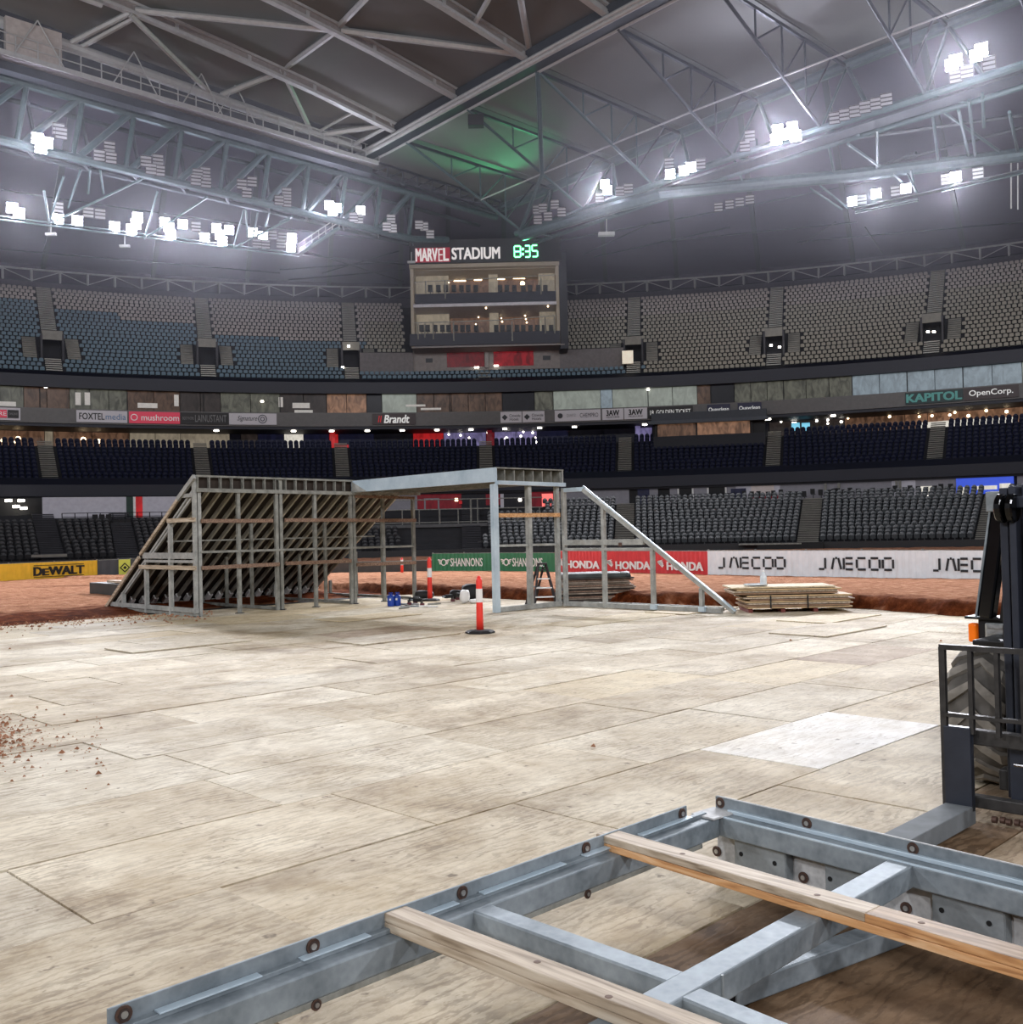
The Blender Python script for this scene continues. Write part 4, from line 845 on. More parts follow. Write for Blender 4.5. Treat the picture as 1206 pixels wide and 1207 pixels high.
# grey walls to each side (front of the seats that are missing there)
for x0, x1 in ((424, 487), (660, 735)): struct('trim_grey_parapet', arcbox(x0, x1, 98.9, 99.1, 19.4, 21.9, 420), mat('grey_parapet_wall', (100, 96, 96), .7))
# clock and name board
zb0, zb1 = zz(312) , zz(287); sg = empty('name_board_with_clock', (cx, YB - 1.3, zb0), 'black board over the control box with white stadium name and green clock', 'sign')
def sq(nm, x0, x1, y0, y1, Y, m_, d=.1):
    a_, b_2 = qy(x0, y1, Y), qy(x1, y0, Y); mb = MB(); mb.box(((a_.x + b_2.x) / 2, Y, (a_.z + b_2.z) / 2), b_2.x - a_.x, d, b_2.z - a_.z); return mk(nm, mb, m_, sg)
mb = MB(); mb.box(((qy(484, 300).x + qy(661, 300).x) / 2, YB - .9, (zb0 + zb1) / 2 + .05), qy(661, 300).x - qy(484, 300).x, .8, zb1 - zb0 + .2); mk('board', mb, mat('black_board_face', (12, 12, 16), .5, var=0), sg)
YS = YB - 1.36
def txt(s_, x0, x1, yt, yb, m_, nm='lettering', **k):
    a_, b_2 = qy(x0, yb, YS), qy(x1, yt, YS); text(s_, ((a_.x + b_2.x) / 2, YS - .12, (a_.z + b_2.z) / 2), (1, 0, 0), (0, 0, 1), b_2.x - a_.x, on_y((x0 + x1) / 2, yt, YS).z - on_y((x0 + x1) / 2, yb, YS).z, m_, sg, name=nm, **k)
c0 = qy(510, 300.5, YS + .04); mb = MB(); mb.box(c0, qy(530, 0).x - qy(489.5, 0).x, .04, 1.55); mk('red_panel', mb, mat('dark_red_glow_panel', (110, 14, 30), .5, emit=(150, 16, 40), es=.5, var=0), sg)
LIT = mat('lit_white_letters', (200, 198, 196), .5, emit=(214, 208, 206), es=.55, var=0)
txt('MARV', 490.5, 515.4, 293.5, 308.0, LIT, bold=.045); E_ = lambda x, y: on_y(x, y, YS - .12)
mb = MB().bar(E_(517.3, 293.2), E_(517.6, 307.8), .06, .13, up=(1, 0, 0))
for y in (293.8, 300.3, 307.2): mb.bar(E_(517, y), E_(521.8, y - .12), .06, .12)
mk('letter', mb, LIT, sg)
txt('L', 523.2, 528.4, 293.0, 307.4, LIT, bold=.045); txt('STADIUM', 533, 589, 292, 305.5, LIT, bold=.035)
GRNL = mat('green_clock_digit', (90, 255, 150), .4, emit=(110, 255, 165), es=5, var=0)
SEG = {'8': 'abcdefg', '3': 'abcdg', '5': 'acdfg'}
def digit(ch, x0, x1, y0, y1):
    a_, b_2 = qy(x0, y1, YS), qy(x1, y0, YS); W_, H_ = b_2.x - a_.x, b_2.z - a_.z; g = .16
    S_ = {'a': ((0, 1), (1, 1)), 'b': ((1, 1), (1, .5)), 'c': ((1, .5), (1, 0)), 'd': ((0, 0), (1, 0)), 'e': ((0, .5), (0, 0)), 'f': ((0, 1), (0, .5)), 'g': ((0, .5), (1, .5))}
    mb = MB()
    for s_ in SEG[ch]:
        (u0, v0), (u1, v1) = S_[s_]; p0 = Vector((a_.x + u0 * W_, YS, a_.z + v0 * H_)); p1 = Vector((a_.x + u1 * W_, YS, a_.z + v1 * H_)); d = (p1 - p0) * .08; mb.bar(p0 + d, p1 - d, .1, .24, up=(0, 1, 0) if u0 != u1 else (0, 1, 0))
    mk('clock_digit', mb, GRNL, sg)
digit('8', 606.5, 613.5, 290, 303); digit('3', 619, 624.5, 289.5, 303); digit('5', 627.5, 633.5, 289, 302.5)
for y in (293.5, 299.5): q = qy(616.3, y, YS); mb = MB(); mb.box(q, .22, .1, .22); mk('clock_colon', mb, GRNL, sg)
q = qy(618, 288, YS - 7); go = spot(q, on_a(558, 150, 62), 5000, 76, (.12, 1, .40), .8); go.name = 'added_green_spot'  # unseen green spot added to tint the roof in front of the clock

# ================================================================== ROOF
def zroof(b): return 36.6 + 2.6 * sin(pi * max(0, min(1, (74.4 - b) / 135)))
def zm(a, b):
    d = max(0, 57 - a); return 36.9 + .04 * d if b > 74 else zroof(b) + 4 * (1 - math.exp(-d / 25))
def roof_sheet(name, a0, a1, bs_, dz, m_, da=8):
    mb = MB(); 
    for i in range(len(bs_) - 1): mb.quad([P(a0, bs_[i], zroof(bs_[i]) + dz), P(a1, bs_[i], zroof(bs_[i]) + dz), P(a1, bs_[i + 1], zroof(bs_[i + 1]) + dz), P(a0, bs_[i + 1], zroof(bs_[i + 1]) + dz)])
    return struct(name, mb, m_)
BN = [77.7, 69.7, 61.7, 53.65, 45.65, 37.7, 29.7, 21.7, 13.7, 5.7, -2.3]
# movable roof: separate lining panels between the trusses; fixed roof panels right of the track beam
for i in range(len(BN) - 1):
    e = .06; b0_, b1_ = (74.5 if i == 0 else BN[i] - e), BN[i + 1] + e
    mb = MB(); ss = [-45, -30, -15, 0, 12, 24, 32, 40, 48, 57.4]
    for s0, s1 in zip(ss[:-1], ss[1:]):
        c4 = [P(s0, b0_, zm(s0, b0_) + .9), P(s1, b0_, zm(s1, b0_) + .9), P(s1, b1_, zm(s1, b1_) + .9), P(s0, b1_, zm(s0, b1_) + .9)]; mb.hexa(c4 + [q + Vector((0, 0, .1)) for q in c4])
    struct('ceiling_panel', mb, ROOFD)
    mb = MB(); z0_, z1_ = zroof(b0_) + .25, zroof(b1_) + .25; b0q = BN[i] - (0 if i == 0 else e); zq = zroof(b0q) + .25
    mb.hexa([P(57.4, b0q, zq), P(76.6, b0q, zq), P(76.6, b1_, z1_), P(57.4, b1_, z1_), P(57.4, b0q, zq + .1), P(76.6, b0q, zq + .1), P(76.6, b1_, z1_ + .1), P(57.4, b1_, z1_ + .1)])
    struct('ceiling_panel', mb, ROOFL)
struct('ceiling_cover', MB().hexa([P(-45, -2, 45.3), P(77, -2, 45.3), P(77, 78, 45.3), P(-45, 78, 45.3), P(-45, -2, 45.4), P(77, -2, 45.4), P(77, 78, 45.4), P(-45, 78, 45.4)]), ROOFD)
# outer roof from the girders down to the eaves, panel by panel
inner = [P(a, 78.2, 36.4) for a in (-46, -30, -14, -2, 8, 16, 24, 32, 40, 48, 56, 64, 70)] + [P(77.4, 77.6, 36.6)] + [P(77.2, b, zroof(b)) for b in (71, 64, 56, 48, 40, 32, 24, 14, 2, -12, -28)]
outer = []
for p in inner:
    th = atan2(p.x, p.y - CY); outer.append(pol(118.5, th, 34.3))
for i in range(len(inner) - 1):
    mb = MB(); a_, b_2, c_, d_ = inner[i], inner[i + 1], outer[i + 1], outer[i]; u = Vector((0, 0, .12)); mb.hexa([a_, b_2, c_, d_, a_ + u, b_2 + u, c_ + u, d_ + u]); struct('ceiling_panel', mb, ROOFP)
    mb = MB(); mb.bar(a_ - u * 1.5, d_ - u * 1.5, .5, .5); struct('trim_rib', mb, STD)
    m0, m1 = a_.lerp(d_, .5), b_2.lerp(c_, .5); mb = MB(); mb.bar(m0 - u, m1 - u, .12, .12); struct('trim_purlin', mb, STD)
arc_strip(118.3, 31.0, 118.5, 34.4, mat('rear_eave_wall', (58, 54, 66), .8), 'wall_eave')

def members(parent, lst, nm, m_, r=.15, n=6):
    for q in lst:
        mb = MB(); mb.tube([q[0], q[1]], q[2] if len(q) > 2 else r, n); mk(nm, mb, m_, parent)
# track beam along a = 57
tb = empty('roof_track_beam', P(57, 74.4, 36.6), 'long arched track beam with pale edge rails separating the dark roof from the grey roof', 'beam')
bl = [76 - i * 4 for i in range(21)]
mb = MB()
for i in range(20): mb.bar(P(56.9, bl[i], zroof(bl[i]) + .25), P(56.9, bl[i + 1], zroof(bl[i + 1]) + .25), 1.3, 1.2)
mk('web', mb, STD, tb)
for da, rr in ((-.75, .2), (.7, .13)):
    mb = MB(); mb.tube([P(57 + da, b, zroof(b) - .35) for b in bl], rr, 8); mk('edge_rail', mb, STW, tb)
mb = MB(); mb.tube([P(56.1, b, zroof(b) - .1) for b in bl], .16, 8); mk('upper_rail', mb, STW, tb)
# pipe along the lower edge of the movable roof
solo('roof_edge_pipe', MB().tube([P(-20, 74.4, 39.9), P(20, 74.4, 38.3), P(56, 74.4, 36.9)], .4, 10), STW, 'thick grey pipe along the lower edge of the dark movable roof', 'pipe')
# white box trusses of the movable roof
TL = 'pale box truss under the dark roof, %s from the corner over the clock'
for i, b in enumerate(BN[1:7]):
    t_ = empty('movable_roof_truss', P(56, b, zroof(b)), TL % ORD[i], 'truss', 'pale roof trusses')
    aa = [-30, -15, 0, 12, 24, 32, 40, 48, 56.6]
    for nm, dz_, w_, h_, m_ in (('top_flange', .8, .5, .2, STW), ('bottom_flange', .1, .5, .24, STW), ('web', .45, .08, .6, mat('truss_web_grey', (122, 116, 112), .6))):
        mb = MB()
        for a0, a1 in zip(aa[:-1], aa[1:]): mb.bar(P(a0, b, zm(a0, b) + dz_), P(a1, b, zm(a1, b) + dz_), w_, h_)
        mk(nm, mb, m_, t_)
    for a in range(-24, 56, 6): mk('stiffener', MB().bar(P(a, b - .03, zm(a, b)), P(a, b - .03, zm(a, b) + .85), .16, .3, up=P(1, 0)), STW, t_)
# bracing tubes between them, ends placed where the photograph shows the joints
def rp(px, py, i):
    b = 74.4 if i < 0 else BN[i + 1]; p = on_b(px, py, b); z_ = zm(ab(p)[0], b); p.z = min(max(p.z, z_ - .5), z_ + 1.); return p
br = empty('roof_bracing', P(40, 70, 37.6), 'pale bracing tubes running zigzag between the trusses of the dark roof', 'bracing')
for (x0, y0, i0, x1, y1, i1, r) in ((153, 17, 0, 250, 112, -1, .22), (153, 15, 0, 80, 52, -1, .2), (163, 18, 0, 94, 56, -1, .2), (160, 12, 0, 390, 35, 1, .24), (336, 80, 0, 395, 37, 1, .24), (332, 84, 0, 261, 112, -1, .24), (334, 86, 0, 367, 155, -1, .22),
        (424, 128, 0, 372, 157, -1, .12), (462, 146, 0, 376, 159, -1, .24), (455, 150, 0, 414, 172, -1, .18), (402, 36, 1, 618, 64, 2, .26), (400, 30, 1, 452, 0, 2, .24), (560, 27, 2, 606, 0, 3, .22), (606, 2, 3, 624, 58, 2, .24), (120, 6, 0, -60, 4, 0, .2), (695, -2, 3, 716, 14, 3, .2)):
    members(br, [(rp(x0, y0, i0), rp(x1, y1, i1), r)], 'brace_tube', STW)
# left girder with the lights
gd = empty('left_roof_girder', P(72, 77.3, 31), 'deep green-grey lattice girder carrying floodlights on the left', 'truss')
mk('top_chord', MB().tube([P(-20, 77.3, 35.6), P(76, 77.3, 35.3)], .32, 8), STG, gd); mk('bottom_chord', MB().tube([P(-20, 77.3, 31.0), P(64.5, 77.3, 30.85), P(69, 77.3, 31.6)], .34, 8), STG, gd)
mk('rear_top_chord', MB().tube([P(-20, 79.9, 35.2), P(76, 79.9, 35.0)], .2, 8), STD, gd); mk('rear_bottom_chord', MB().tube([P(-20, 79.9, 31.2), P(66, 79.9, 31.2)], .22, 8), STD, gd)
for k in range(24):
    a = 27.6 + (k - 7) * 4.07; lo = a + .0
    if a > 65.5: break
    mk('upright', MB().tube([P(a + .5, 77.3, 35.5), P(lo - .3, 77.3, 31.0)], .2, 8), STG, gd); mk('diagonal', MB().tube([P(a - 3.9, 77.3, 31.1), P(a + .1, 77.3, 35.4)], .27, 8), STG, gd)
    mk('cross_strut', MB().tube([P(a, 77.4, 35.4), P(a + 1.6, 79.9, 35.1)], .12, 6), STD, gd); mk('rear_upright', MB().tube([P(a + 1.5, 79.9, 35.1), P(a + 2.3, 79.9, 31.1)], .15, 6), STD, gd)
    mk('cross_strut', MB().tube([P(a, 77.4, 31.0), P(a + 2, 79.9, 31.1)], .1, 6), STD, gd)
# catwalk on top of it
cw = empty('roof_catwalk', P(40, 75.6, 36.2), 'long catwalk with pale handrails above the left girder', 'catwalk')
mk('deck', MB().bar(P(-20, 74.2, 35.55), P(57.4, 74.2, 35.55), 1.3, .2), mat('catwalk_grey', (96, 92, 90), .6), cw)
mk('fascia', MB().bar(P(-20, 73.5, 35.65), P(57.4, 73.5, 35.65), .14, .35), STW, cw); mk('underside_beam', MB().bar(P(-20, 74.8, 35.15), P(57.4, 74.8, 35.15), .9, .6), STD, cw)
for dz in (.65, 1.3): mk('handrail', MB().tube([P(-20, 73.5, 35.75 + dz), P(57.4, 73.5, 35.75 + dz)], .045, 6), STW, cw)
for k in range(52): a = -19 + k * 1.5; mk('rail_post', MB().bar(P(a, 73.5, 35.75), P(a, 73.5, 37.05), .07, .07), STW, cw)
for a_ in (27.5, 34.5, 40, 43): mk('hanger', MB().tube([P(a_, 73.5, 38.6), P(a_ - 1.6, 73.5, 35.8)], .05, 5), STW, cw); mk('hanger', MB().tube([P(a_, 73.5, 38.6), P(a_ + 1.8, 73.5, 35.8)], .05, 5), STW, cw)
solo('white_equipment_box', MB().hexa([P(25.4, 73.6, 35.9), P(29.2, 73.6, 35.9), P(29.2, 74.0, 35.9), P(25.4, 74.0, 35.9), P(25.4, 73.6, 38.3), P(29.2, 73.6, 38.3), P(29.2, 74.0, 38.3), P(25.4, 74.0, 38.3)]), mat('pale_box_panel', (150, 144, 138), .7), 'pale rectangular panel on the catwalk at the top left', 'panel')
solo('catwalk_end_frame', MB().bar(P(57.9, 75.6, 35.2), P(57.9, 75.6, 37.6), .5, .3), STD, 'short dark post at the end of the catwalk', 'post')
rk = empty('green_service_rack', P(66, 76, 35.6), 'green-lit service lattice leading from the catwalk to the corner over the clock', 'lattice')
for z_ in (35.6, 36.9): mk('rail', MB().tube([P(58.2, 76, z_), P(75.5, 76, z_ - .4)], .12, 6), STD, rk)
for k in range(10): a = 58.6 + k * 1.85; mk('upright', MB().tube([P(a, 76, 35.6), P(a, 76, 36.8)], .06, 5), STD, rk); mk('diagonal', MB().tube([P(a, 76, 35.6), P(a + 1.8, 76, 36.7)], .05, 5), STD, rk)
# right-hand girder
gr = empty('right_roof_girder', P(74, 69, 31.4), 'green-grey girder running to the right from the corner over the clock', 'truss')
bl2 = [77 - i * 4 for i in range(20)]
mk('upper_chord', MB().tube([P(76.5, b, zroof(b) - .25) for b in bl2], .46, 10), STG, gr)
mk('lower_chord', MB().tube([P(72, b, 31.3 + min(1, max(0, (69.6 - b) / 24)) * .75) for b in [70.5] + bl2[2:]], .3, 8), STG, gr)
mk('rear_lower_chord', MB().tube([P(74.6, b, 30.9 + min(1, max(0, (69.6 - b) / 24)) * .75) for b in [70.5] + bl2[2:]], .22, 8), STG, gr)
def lc(b): return 31.3 + min(1, max(0, (69.6 - b) / 24)) * .75
for i, b in enumerate(BN[1:9]):
    mk('diagonal', MB().tube([P(76.5, b, zroof(b) - .3), P(72, b - 4 if i else b - 3.4, lc(b))], .17, 8), STG, gr); mk('diagonal', MB().tube([P(76.5, b, zroof(b) - .3), P(72, b, lc(b))], .12, 6), STG, gr)
    mk('strut', MB().tube([P(72, b, lc(b)), P(74.6, b - 2, lc(b) - .4)], .1, 6), STG, gr); mk('walkway_post', MB().tube([P(72.6, b - 2, lc(b)), P(72.6, b - 2, lc(b) + 1.1)], .05, 5), STG, gr)
mk('walkway', MB().bar(P(73.2, 68, 31.4), P(73.2, 0, 32.0), 1.6, .18), STD, gr)
# outer bowed tube
ot = [on_z(*q) for q in ((616, 277, 31), (700, 251, 31.0), (780, 228, 31), (850, 221, 31), (1000, 207, 31), (1206, 182, 31), (1330, 170, 31))]
bt = empty('bowed_roof_tube', ot[3], 'thick pale green tube bowing outward below the right girder', 'tube')
mk('tube', MB().tube(ot, .55, 12), STG, bt)
for x0, y0, x1, y1 in ((974, 157, 984, 206), (1098, 120, 1106, 190), (1098, 122, 1178, 178), (1000, 170, 1037, 196), (1142, 118, 1150, 186), (1130, 130, 1142, 183), (1190, 132, 1200, 180), (866, 190, 876, 215), (1034, 153, 1034, 200), (1158, 108, 1160, 150)):
    members(bt, [(on_a(x0, y0, 73.5), on_z(x1, y1, 31.2), .12)], 'hanger', STG)
for x0, y0, x1, y1 in ((970, 168, 1206, 136), (1020, 200, 1206, 150), (880, 195, 1010, 160), (1040, 196, 1080, 180)):
    members(bt, [(on_z(x0, y0, 32.2), on_z(x1, y1, 32.2), .14)], 'rear_tie', STD)
members(bt, [(on_z(1192, 192, 30.5), on_z(1192, 246, 27), .06), (on_z(1200, 192, 30.5), on_z(1200, 247, 27), .06)], 'drop_rod', STW)
# lattice roof trusses between track beam and right girder
for i, b in enumerate(BN[1:8]):
    z0 = zroof(b) - .35; t_ = empty('fixed_roof_truss', P(57.4, b, z0), 'slender lattice truss under the grey roof, %s from the corner' % ORD[i], 'truss', 'slender trusses of the fixed roof')
    p0 = P(57.6, b, z0); p1 = P(76.5, b, z0); pb_ = P(72, b, lc(b) + .1); mk('top_chord', MB().bar(p0, p1, .22, .22), STD, t_); mk('bottom_chord', MB().tube([p0, pb_], .13, 8), STG if i < 3 else STD, t_)
    for f, g in ((.37, .37), (.62, .62), (.85, .85)):
        q = p0.lerp(pb_, f); tp = Vector((q.x, q.y, z0)); mk('upright', MB().tube([tp, q], .08, 6), STD if i > 2 else STG, t_)
    q1, q2 = p0.lerp(pb_, .37), p0.lerp(pb_, .62); mk('strut', MB().tube([q1, P(57.6 + .62 * 14.4, b, z0)], .08, 6), STD if i > 2 else STG, t_); mk('strut', MB().tube([q2, P(57.6 + .85 * 14.4, b, z0)], .08, 6), STD if i > 2 else STG, t_)
    q3 = p0.lerp(pb_, .85); mk('strut', MB().tube([q3, P(74, b - .0, z0)], .08, 6), STD, t_)
mk('long_tie', MB().tube([P(57.6, BN[1], zroof(BN[1]) - .35).lerp(P(72, BN[1], lc(BN[1])), .62)] + [P(57.6, b, zroof(b) - .35).lerp(P(72, b, lc(b) + .1), .62) for b in BN[2:9]], .07, 6), STW, gr)
# strut tinted by the added green spot
q0 = P(57.6, BN[3], zroof(BN[3]) - .4); q1 = P(57.6, BN[2], zroof(BN[2]) - .35).lerp(P(72, BN[2], lc(BN[2])), .62); q2 = P(72, 69.9, 31.4)
solo('corner_strut', MB().tube([q0, q1, q2], .2, 8), STG, 'long bent strut dropping to the corner over the clock, lit green', 'strut')
solo('hanging_speaker', MB().box(on_b(561, 143, 61.7), 1.3, .8, .9).bar(on_b(561, 143, 61.7), on_b(558, 132, 61.7), .06, .06), BLACKM, 'small black box hanging below the roof beside the track beam', 'speaker')
solo('hanging_antenna_panel', MB().box(on_a(715, 276, 74), 1.5, .6, .3, ).bar(on_a(715, 276, 74), on_a(715, 258, 74), .06, .06), STW, 'pale flat panel hanging on a rod below the right girder', 'panel')

# ------------------------------------------------------------------ floodlights
def lamp(p, on, lab, grp, tgt=Vector((0, 10, 2)), s=1.0):
    s *= .86; d = (tgt - p).normalized(); x = Vector((-d.y, d.x, 0)).normalized() * -1; y = -d; z = x.cross(y)
    if z.z < 0: x = -x; z = x.cross(y)
    o = empty('floodlight', p, lab, 'floodlight', grp); w_ = .95 * s
    mk('housing', MB().box(p, w_, .35, 1.0 * s, x=x, y=y), LAMPH, o)
    for k in (-1, 0, 1): mk('lens', MB().box(p + d * .2 + z * (k * .32 * s), w_ * .92, .05, .2 * s, x=x, y=y), (LAMPON, LAMPON2, LAMPON3)[on - 1] if on else LAMPOFF, o)
    return o
def bank(lst, fn, where, tgt):
    for i, (x, y, on) in enumerate(lst):
        lamp(fn(x, y), on, ('lit' if on else 'unlit') + ' floodlight, %s from the left in the %s' % (ordn(i), where), 'floodlights of the ' + where, tgt)
T_ = Vector((2, 12, 2))
bank([(44, 163, 2), (55, 168, 2), (48, 174, 2), (69, 152, 0), (72, 157, 0), (117, 183, 0), (129, 173, 0), (131, 186, 0), (172, 190, 0), (178, 199, 0), (186, 188, 0), (188, 201, 0), (231, 212, 0), (233, 205, 0), (242, 203, 0), (243, 215, 0), (285, 217, 0), (291, 227, 0), (297, 214, 0), (329, 236, 0), (338, 227, 0), (338, 238, 0), (388, 242, 2), (397, 245, 2), (392, 249, 2), (417, 256, 0), (423, 258, 0), (425, 248, 1), (456, 267, 0), (461, 258, 0), (463, 269, 0), (494, 265, 0), (500, 267, 0), (507, 276, 0)], lambda x, y: on_b(x, y, 76.6), 'left girder bank', T_)
bank([(14, 245, 2), (22, 251, 2), (68, 244, 0), (68, 258, 1), (91, 260, 1), (104, 250, 0), (118, 252, 0), (135, 267, 1), (155, 270, 2), (162, 256, 1), (160, 264, 1), (194, 262, 1), (201, 276, 2), (199, 268, 2), (215, 264, 1), (231, 267, 0), (241, 280, 1), (255, 269, 1), (262, 284, 1), (259, 277, 1), (270, 271, 1), (298, 274, 1), (303, 287, 0), (310, 278, 1), (313, 288, 0), (321, 277, 0), (331, 287, 0), (333, 279, 0), (344, 280, 1), (343, 291, 1)], lambda x, y: on_b(x, y, 81.0), 'lower left gantry', T_)
bank([(633, 247, 0), (640, 245, 0), (654, 241, 0), (634, 259, 0), (646, 255, 0), (662, 250, 0), (713, 217, 1), (716, 224, 1), (707, 233, 0), (731, 225, 0), (741, 222, 0), (790, 205, 1), (789, 192, 0), (806, 201, 1), (815, 197, 1), (826, 193, 0)], lambda x, y: on_a(x, y, 71.4), 'right girder bank, near the corner', T_)
bank([(878, 172, 0), (884, 160, 0), (915, 164, 3), (917, 153, 3), (925, 158, 3), (934, 150, 3), (938, 160, 3), (984, 139, 0), (996, 135, 0), (1008, 131, 0), (1020, 126, 0), (1033, 122, 0), (1045, 117, 0), (1122, 76, 2), (1127, 71, 2), (1151, 65, 2), (1157, 58, 2), (1127, 90, 0), (1140, 84, 0), (1166, 74, 0)], lambda x, y: on_a(x, y, 70.9), 'right girder bank, near the right edge', T_)
bank([(1005, 237, 1), (1016, 235, 0), (1033, 228, 1), (1056, 225, 0), (1068, 222, 1), (1116, 211, 0), (1127, 208, 1), (1153, 204, 0), (847, 244, 0), (860, 241, 0), (872, 238, 0), (884, 235, 0)], lambda x, y: on_a(x, y, 83.0), 'far right gantry', T_)
# gantries the lower banks stand on
ga = empty('left_light_gantry', on_b(200, 285, 81), 'light steel gantry slung under the left girder', 'gantry')
for z_ in (0, -.25): mk('rail', MB().tube([on_b(-40, 250, 81) + Vector((0, 0, z_)), on_b(352, 299, 81) + Vector((0, 0, z_))], .08, 6), STG, ga)
mk('side_deck', MB().bar(on_b(352, 300, 81), on_b(400, 268, 78), .7, .1), STG, ga)
for dz in (.5, 1.0): mk('side_rail', MB().tube([on_b(352, 300, 81) + Vector((0, 0, dz)), on_b(400, 268, 78) + Vector((0, 0, dz))], .05, 5), STW, ga)
for k in range(7): q = on_b(352, 300, 81).lerp(on_b(400, 268, 78), k / 6); mk('side_post', MB().tube([q, q + Vector((0, 0, 1))], .04, 5), STW, ga)
for x0, y0, x1, y1 in ((58, 262, 75, 208), (62, 262, 190, 200), (58, 263, 52, 225), (80, 245, 95, 200), (104, 228, 106, 200), (122, 228, 118, 200), (170, 282, 186, 225), (172, 280, 245, 232), (275, 292, 288, 246), (276, 292, 342, 258), (292, 280, 290, 247), (298, 280, 304, 250), (313, 268, 318, 250), (330, 262, 345, 255)):
    members(ga, [(on_b(x0, y0, 81), on_b(x1, y1, 77.5), .09)], 'hanger', STG)
for x, y in ((60, 264), (147, 278), (485, 297)): mk('drop_lamp', MB().bar(on_b(x, y, 81), on_b(x, y + 12, 81), .07, .07).box(on_b(x, y + 12, 81), .8, .3, .2), STW, ga)
gb = empty('right_light_gantry', on_a(1050, 245, 83), 'light steel gantry beyond the bowed tube on the right', 'gantry')
for dz in (-.6, -.9): mk('rail', MB().tube([on_a(1008, 244, 83) + Vector((0, 0, dz * .6)), on_a(1082, 229, 83) + Vector((0, 0, dz * .6))], .07, 6), STG, gb); mk('rail', MB().tube([on_a(1110, 218, 83) + Vector((0, 0, dz * .6)), on_a(1206, 196, 83) + Vector((0, 0, dz * .6))], .07, 6), STG, gb)
mk('deck', MB().bar(on_a(1006, 247, 83), on_a(1230, 196, 83), .7, .12), STD, gb)
for x0, y0, x1, y1 in ((993, 247, 955, 222), (1000, 246, 966, 218), (1080, 228, 1074, 200), (1064, 215, 1052, 205), (1082, 228, 1070, 205)): members(gb, [(on_a(x0, y0, 83), on_a(x1, y1, 80), .09)], 'hanger', STG)
# far thin roof ties behind
ft = empty('far_roof_ties', on_z(250, 320, 33), 'thin bracing rods under the violet outer roof', 'ties')
for x0, y0, x1, y1 in ((-20, 292, 330, 322), (330, 318, 470, 308), (340, 330, 478, 318), (352, 300, 478, 312), (360, 296, 476, 332), (380, 322, 470, 296), (700, 303, 860, 268), (940, 285, 1206, 262), (780, 285, 1010, 262), (945, 288, 985, 262), (688, 300, 770, 262), (1020, 268, 1040, 298)):
    members(ft, [(on_z(x0, y0, 34.0), on_z(x1, y1, 34.0), .07)], 'rod', STD)

# ================================================================== AD BARRIERS
def barrier(name, x0, x1, yb0, yb1, h, bg, label, ribs=.12, grp=None):
    p0, p1 = on_z(x0, yb0, .0), on_z(x1, yb1, .0); e = (p1 - p0); L_ = e.length; e.normalize(); n = Vector((e.y, -e.x, 0)); 
    o = empty(name, p0.lerp(p1, .5), label, 'barrier', grp); mb = MB(); k = max(2, int(L_ / ribs)); 
    for i in range(k):
        a_, b_2 = p0 + e * (L_ * i / k), p0 + e * (L_ * (i + 1) / k); d0, d1 = (0, .022) if i % 2 else (.022, 0)
        mb.quad([a_ + n * d0, b_2 + n * d1, b_2 + n * d1 + Vector((0, 0, h)), a_ + n * d0 + Vector((0, 0, h))])
    mk('banner', mb, bg, o)
    np_ = max(1, int(round(L_ / 2.3)))
    for i in range(np_ + 1):
        q = p0 + e * (L_ * i / np_) - n * .06; mk('post', MB().bar(q, q + Vector((0, 0, h + .06)), .05, .05), GALVD, o)
    mk('top_rail', MB().bar(p0 - n * .05 + Vector((0, 0, h)), p1 - n * .05 + Vector((0, 0, h)), .05, .05), GALVD, o)
    return o, p0, e, n, L_, h
def btext(B, s_, u0, u1, v, hf, m_, **k):
    o, p0, e, n, L_, h = B; text(s_, p0 + e * (L_ * (u0 + u1) / 2) + n * .045 + Vector((0, 0, h * v)), e, (0, 0, 1), L_ * (u1 - u0), h * hf, m_, o, **k)
B = barrier('advertising_barrier', -110, 115, 693, 680.6, .92, YEL, 'yellow banner barrier with black DEWALT lettering at the left')
u = lambda x: (x + 110) / 225.
btext(B, 'D', u(32), u(41.5), .52, .46, TXTK, bold=.05); btext(B, 'E', u(43), u(50), .47, .36, TXTK, bold=.05); btext(B, 'WALT', u(51), u(96), .52, .46, TXTK, bold=.05)
o, p0, e, n, L_, h = B
for v in (.2, .84): q0, q1 = p0 + e * L_ * u(32) + n * .045, p0 + e * L_ * u(96) + n * .045; mk('border_line', MB().bar(q0 + Vector((0, 0, h * v)), q1 + Vector((0, 0, h * v)), .02, .03), TXTK, o)
B = barrier('advertising_barrier', 115, 140, 680.6, 679.6, .92, DGREY, 'dark grey plain banner barrier between the yellow banners', ribs=.2)
B = barrier('advertising_barrier', 140, 154, 679.6, 679, .92, YELG, 'pale yellow square banner with a black diamond emblem', ribs=.3)
o, p0, e, n, L_, h = B; c = p0 + e * L_ * .5 + n * .05 + Vector((0, 0, h * .52))
for r_o, m_ in ((.27, TXTK), (.19, YELG), (.1, TXTK)): c += n * .01; mk('diamond_emblem', MB().prism([c + e * r_o, c + Vector((0, 0, r_o)), c - e * r_o, c - Vector((0, 0, r_o))], n * .008), m_, o)
B = barrier('advertising_barrier', 154, 330, 679, 677, .92, DGREY, 'dark grey plain banner barrier behind the ramp frame', ribs=.2)
B = barrier('advertising_barrier', 330, 510, 677, 673, .55, mat('low_dark_kerb', (70, 66, 62), .8), 'low dark plain barrier seen through the ramp frame', ribs=.4)
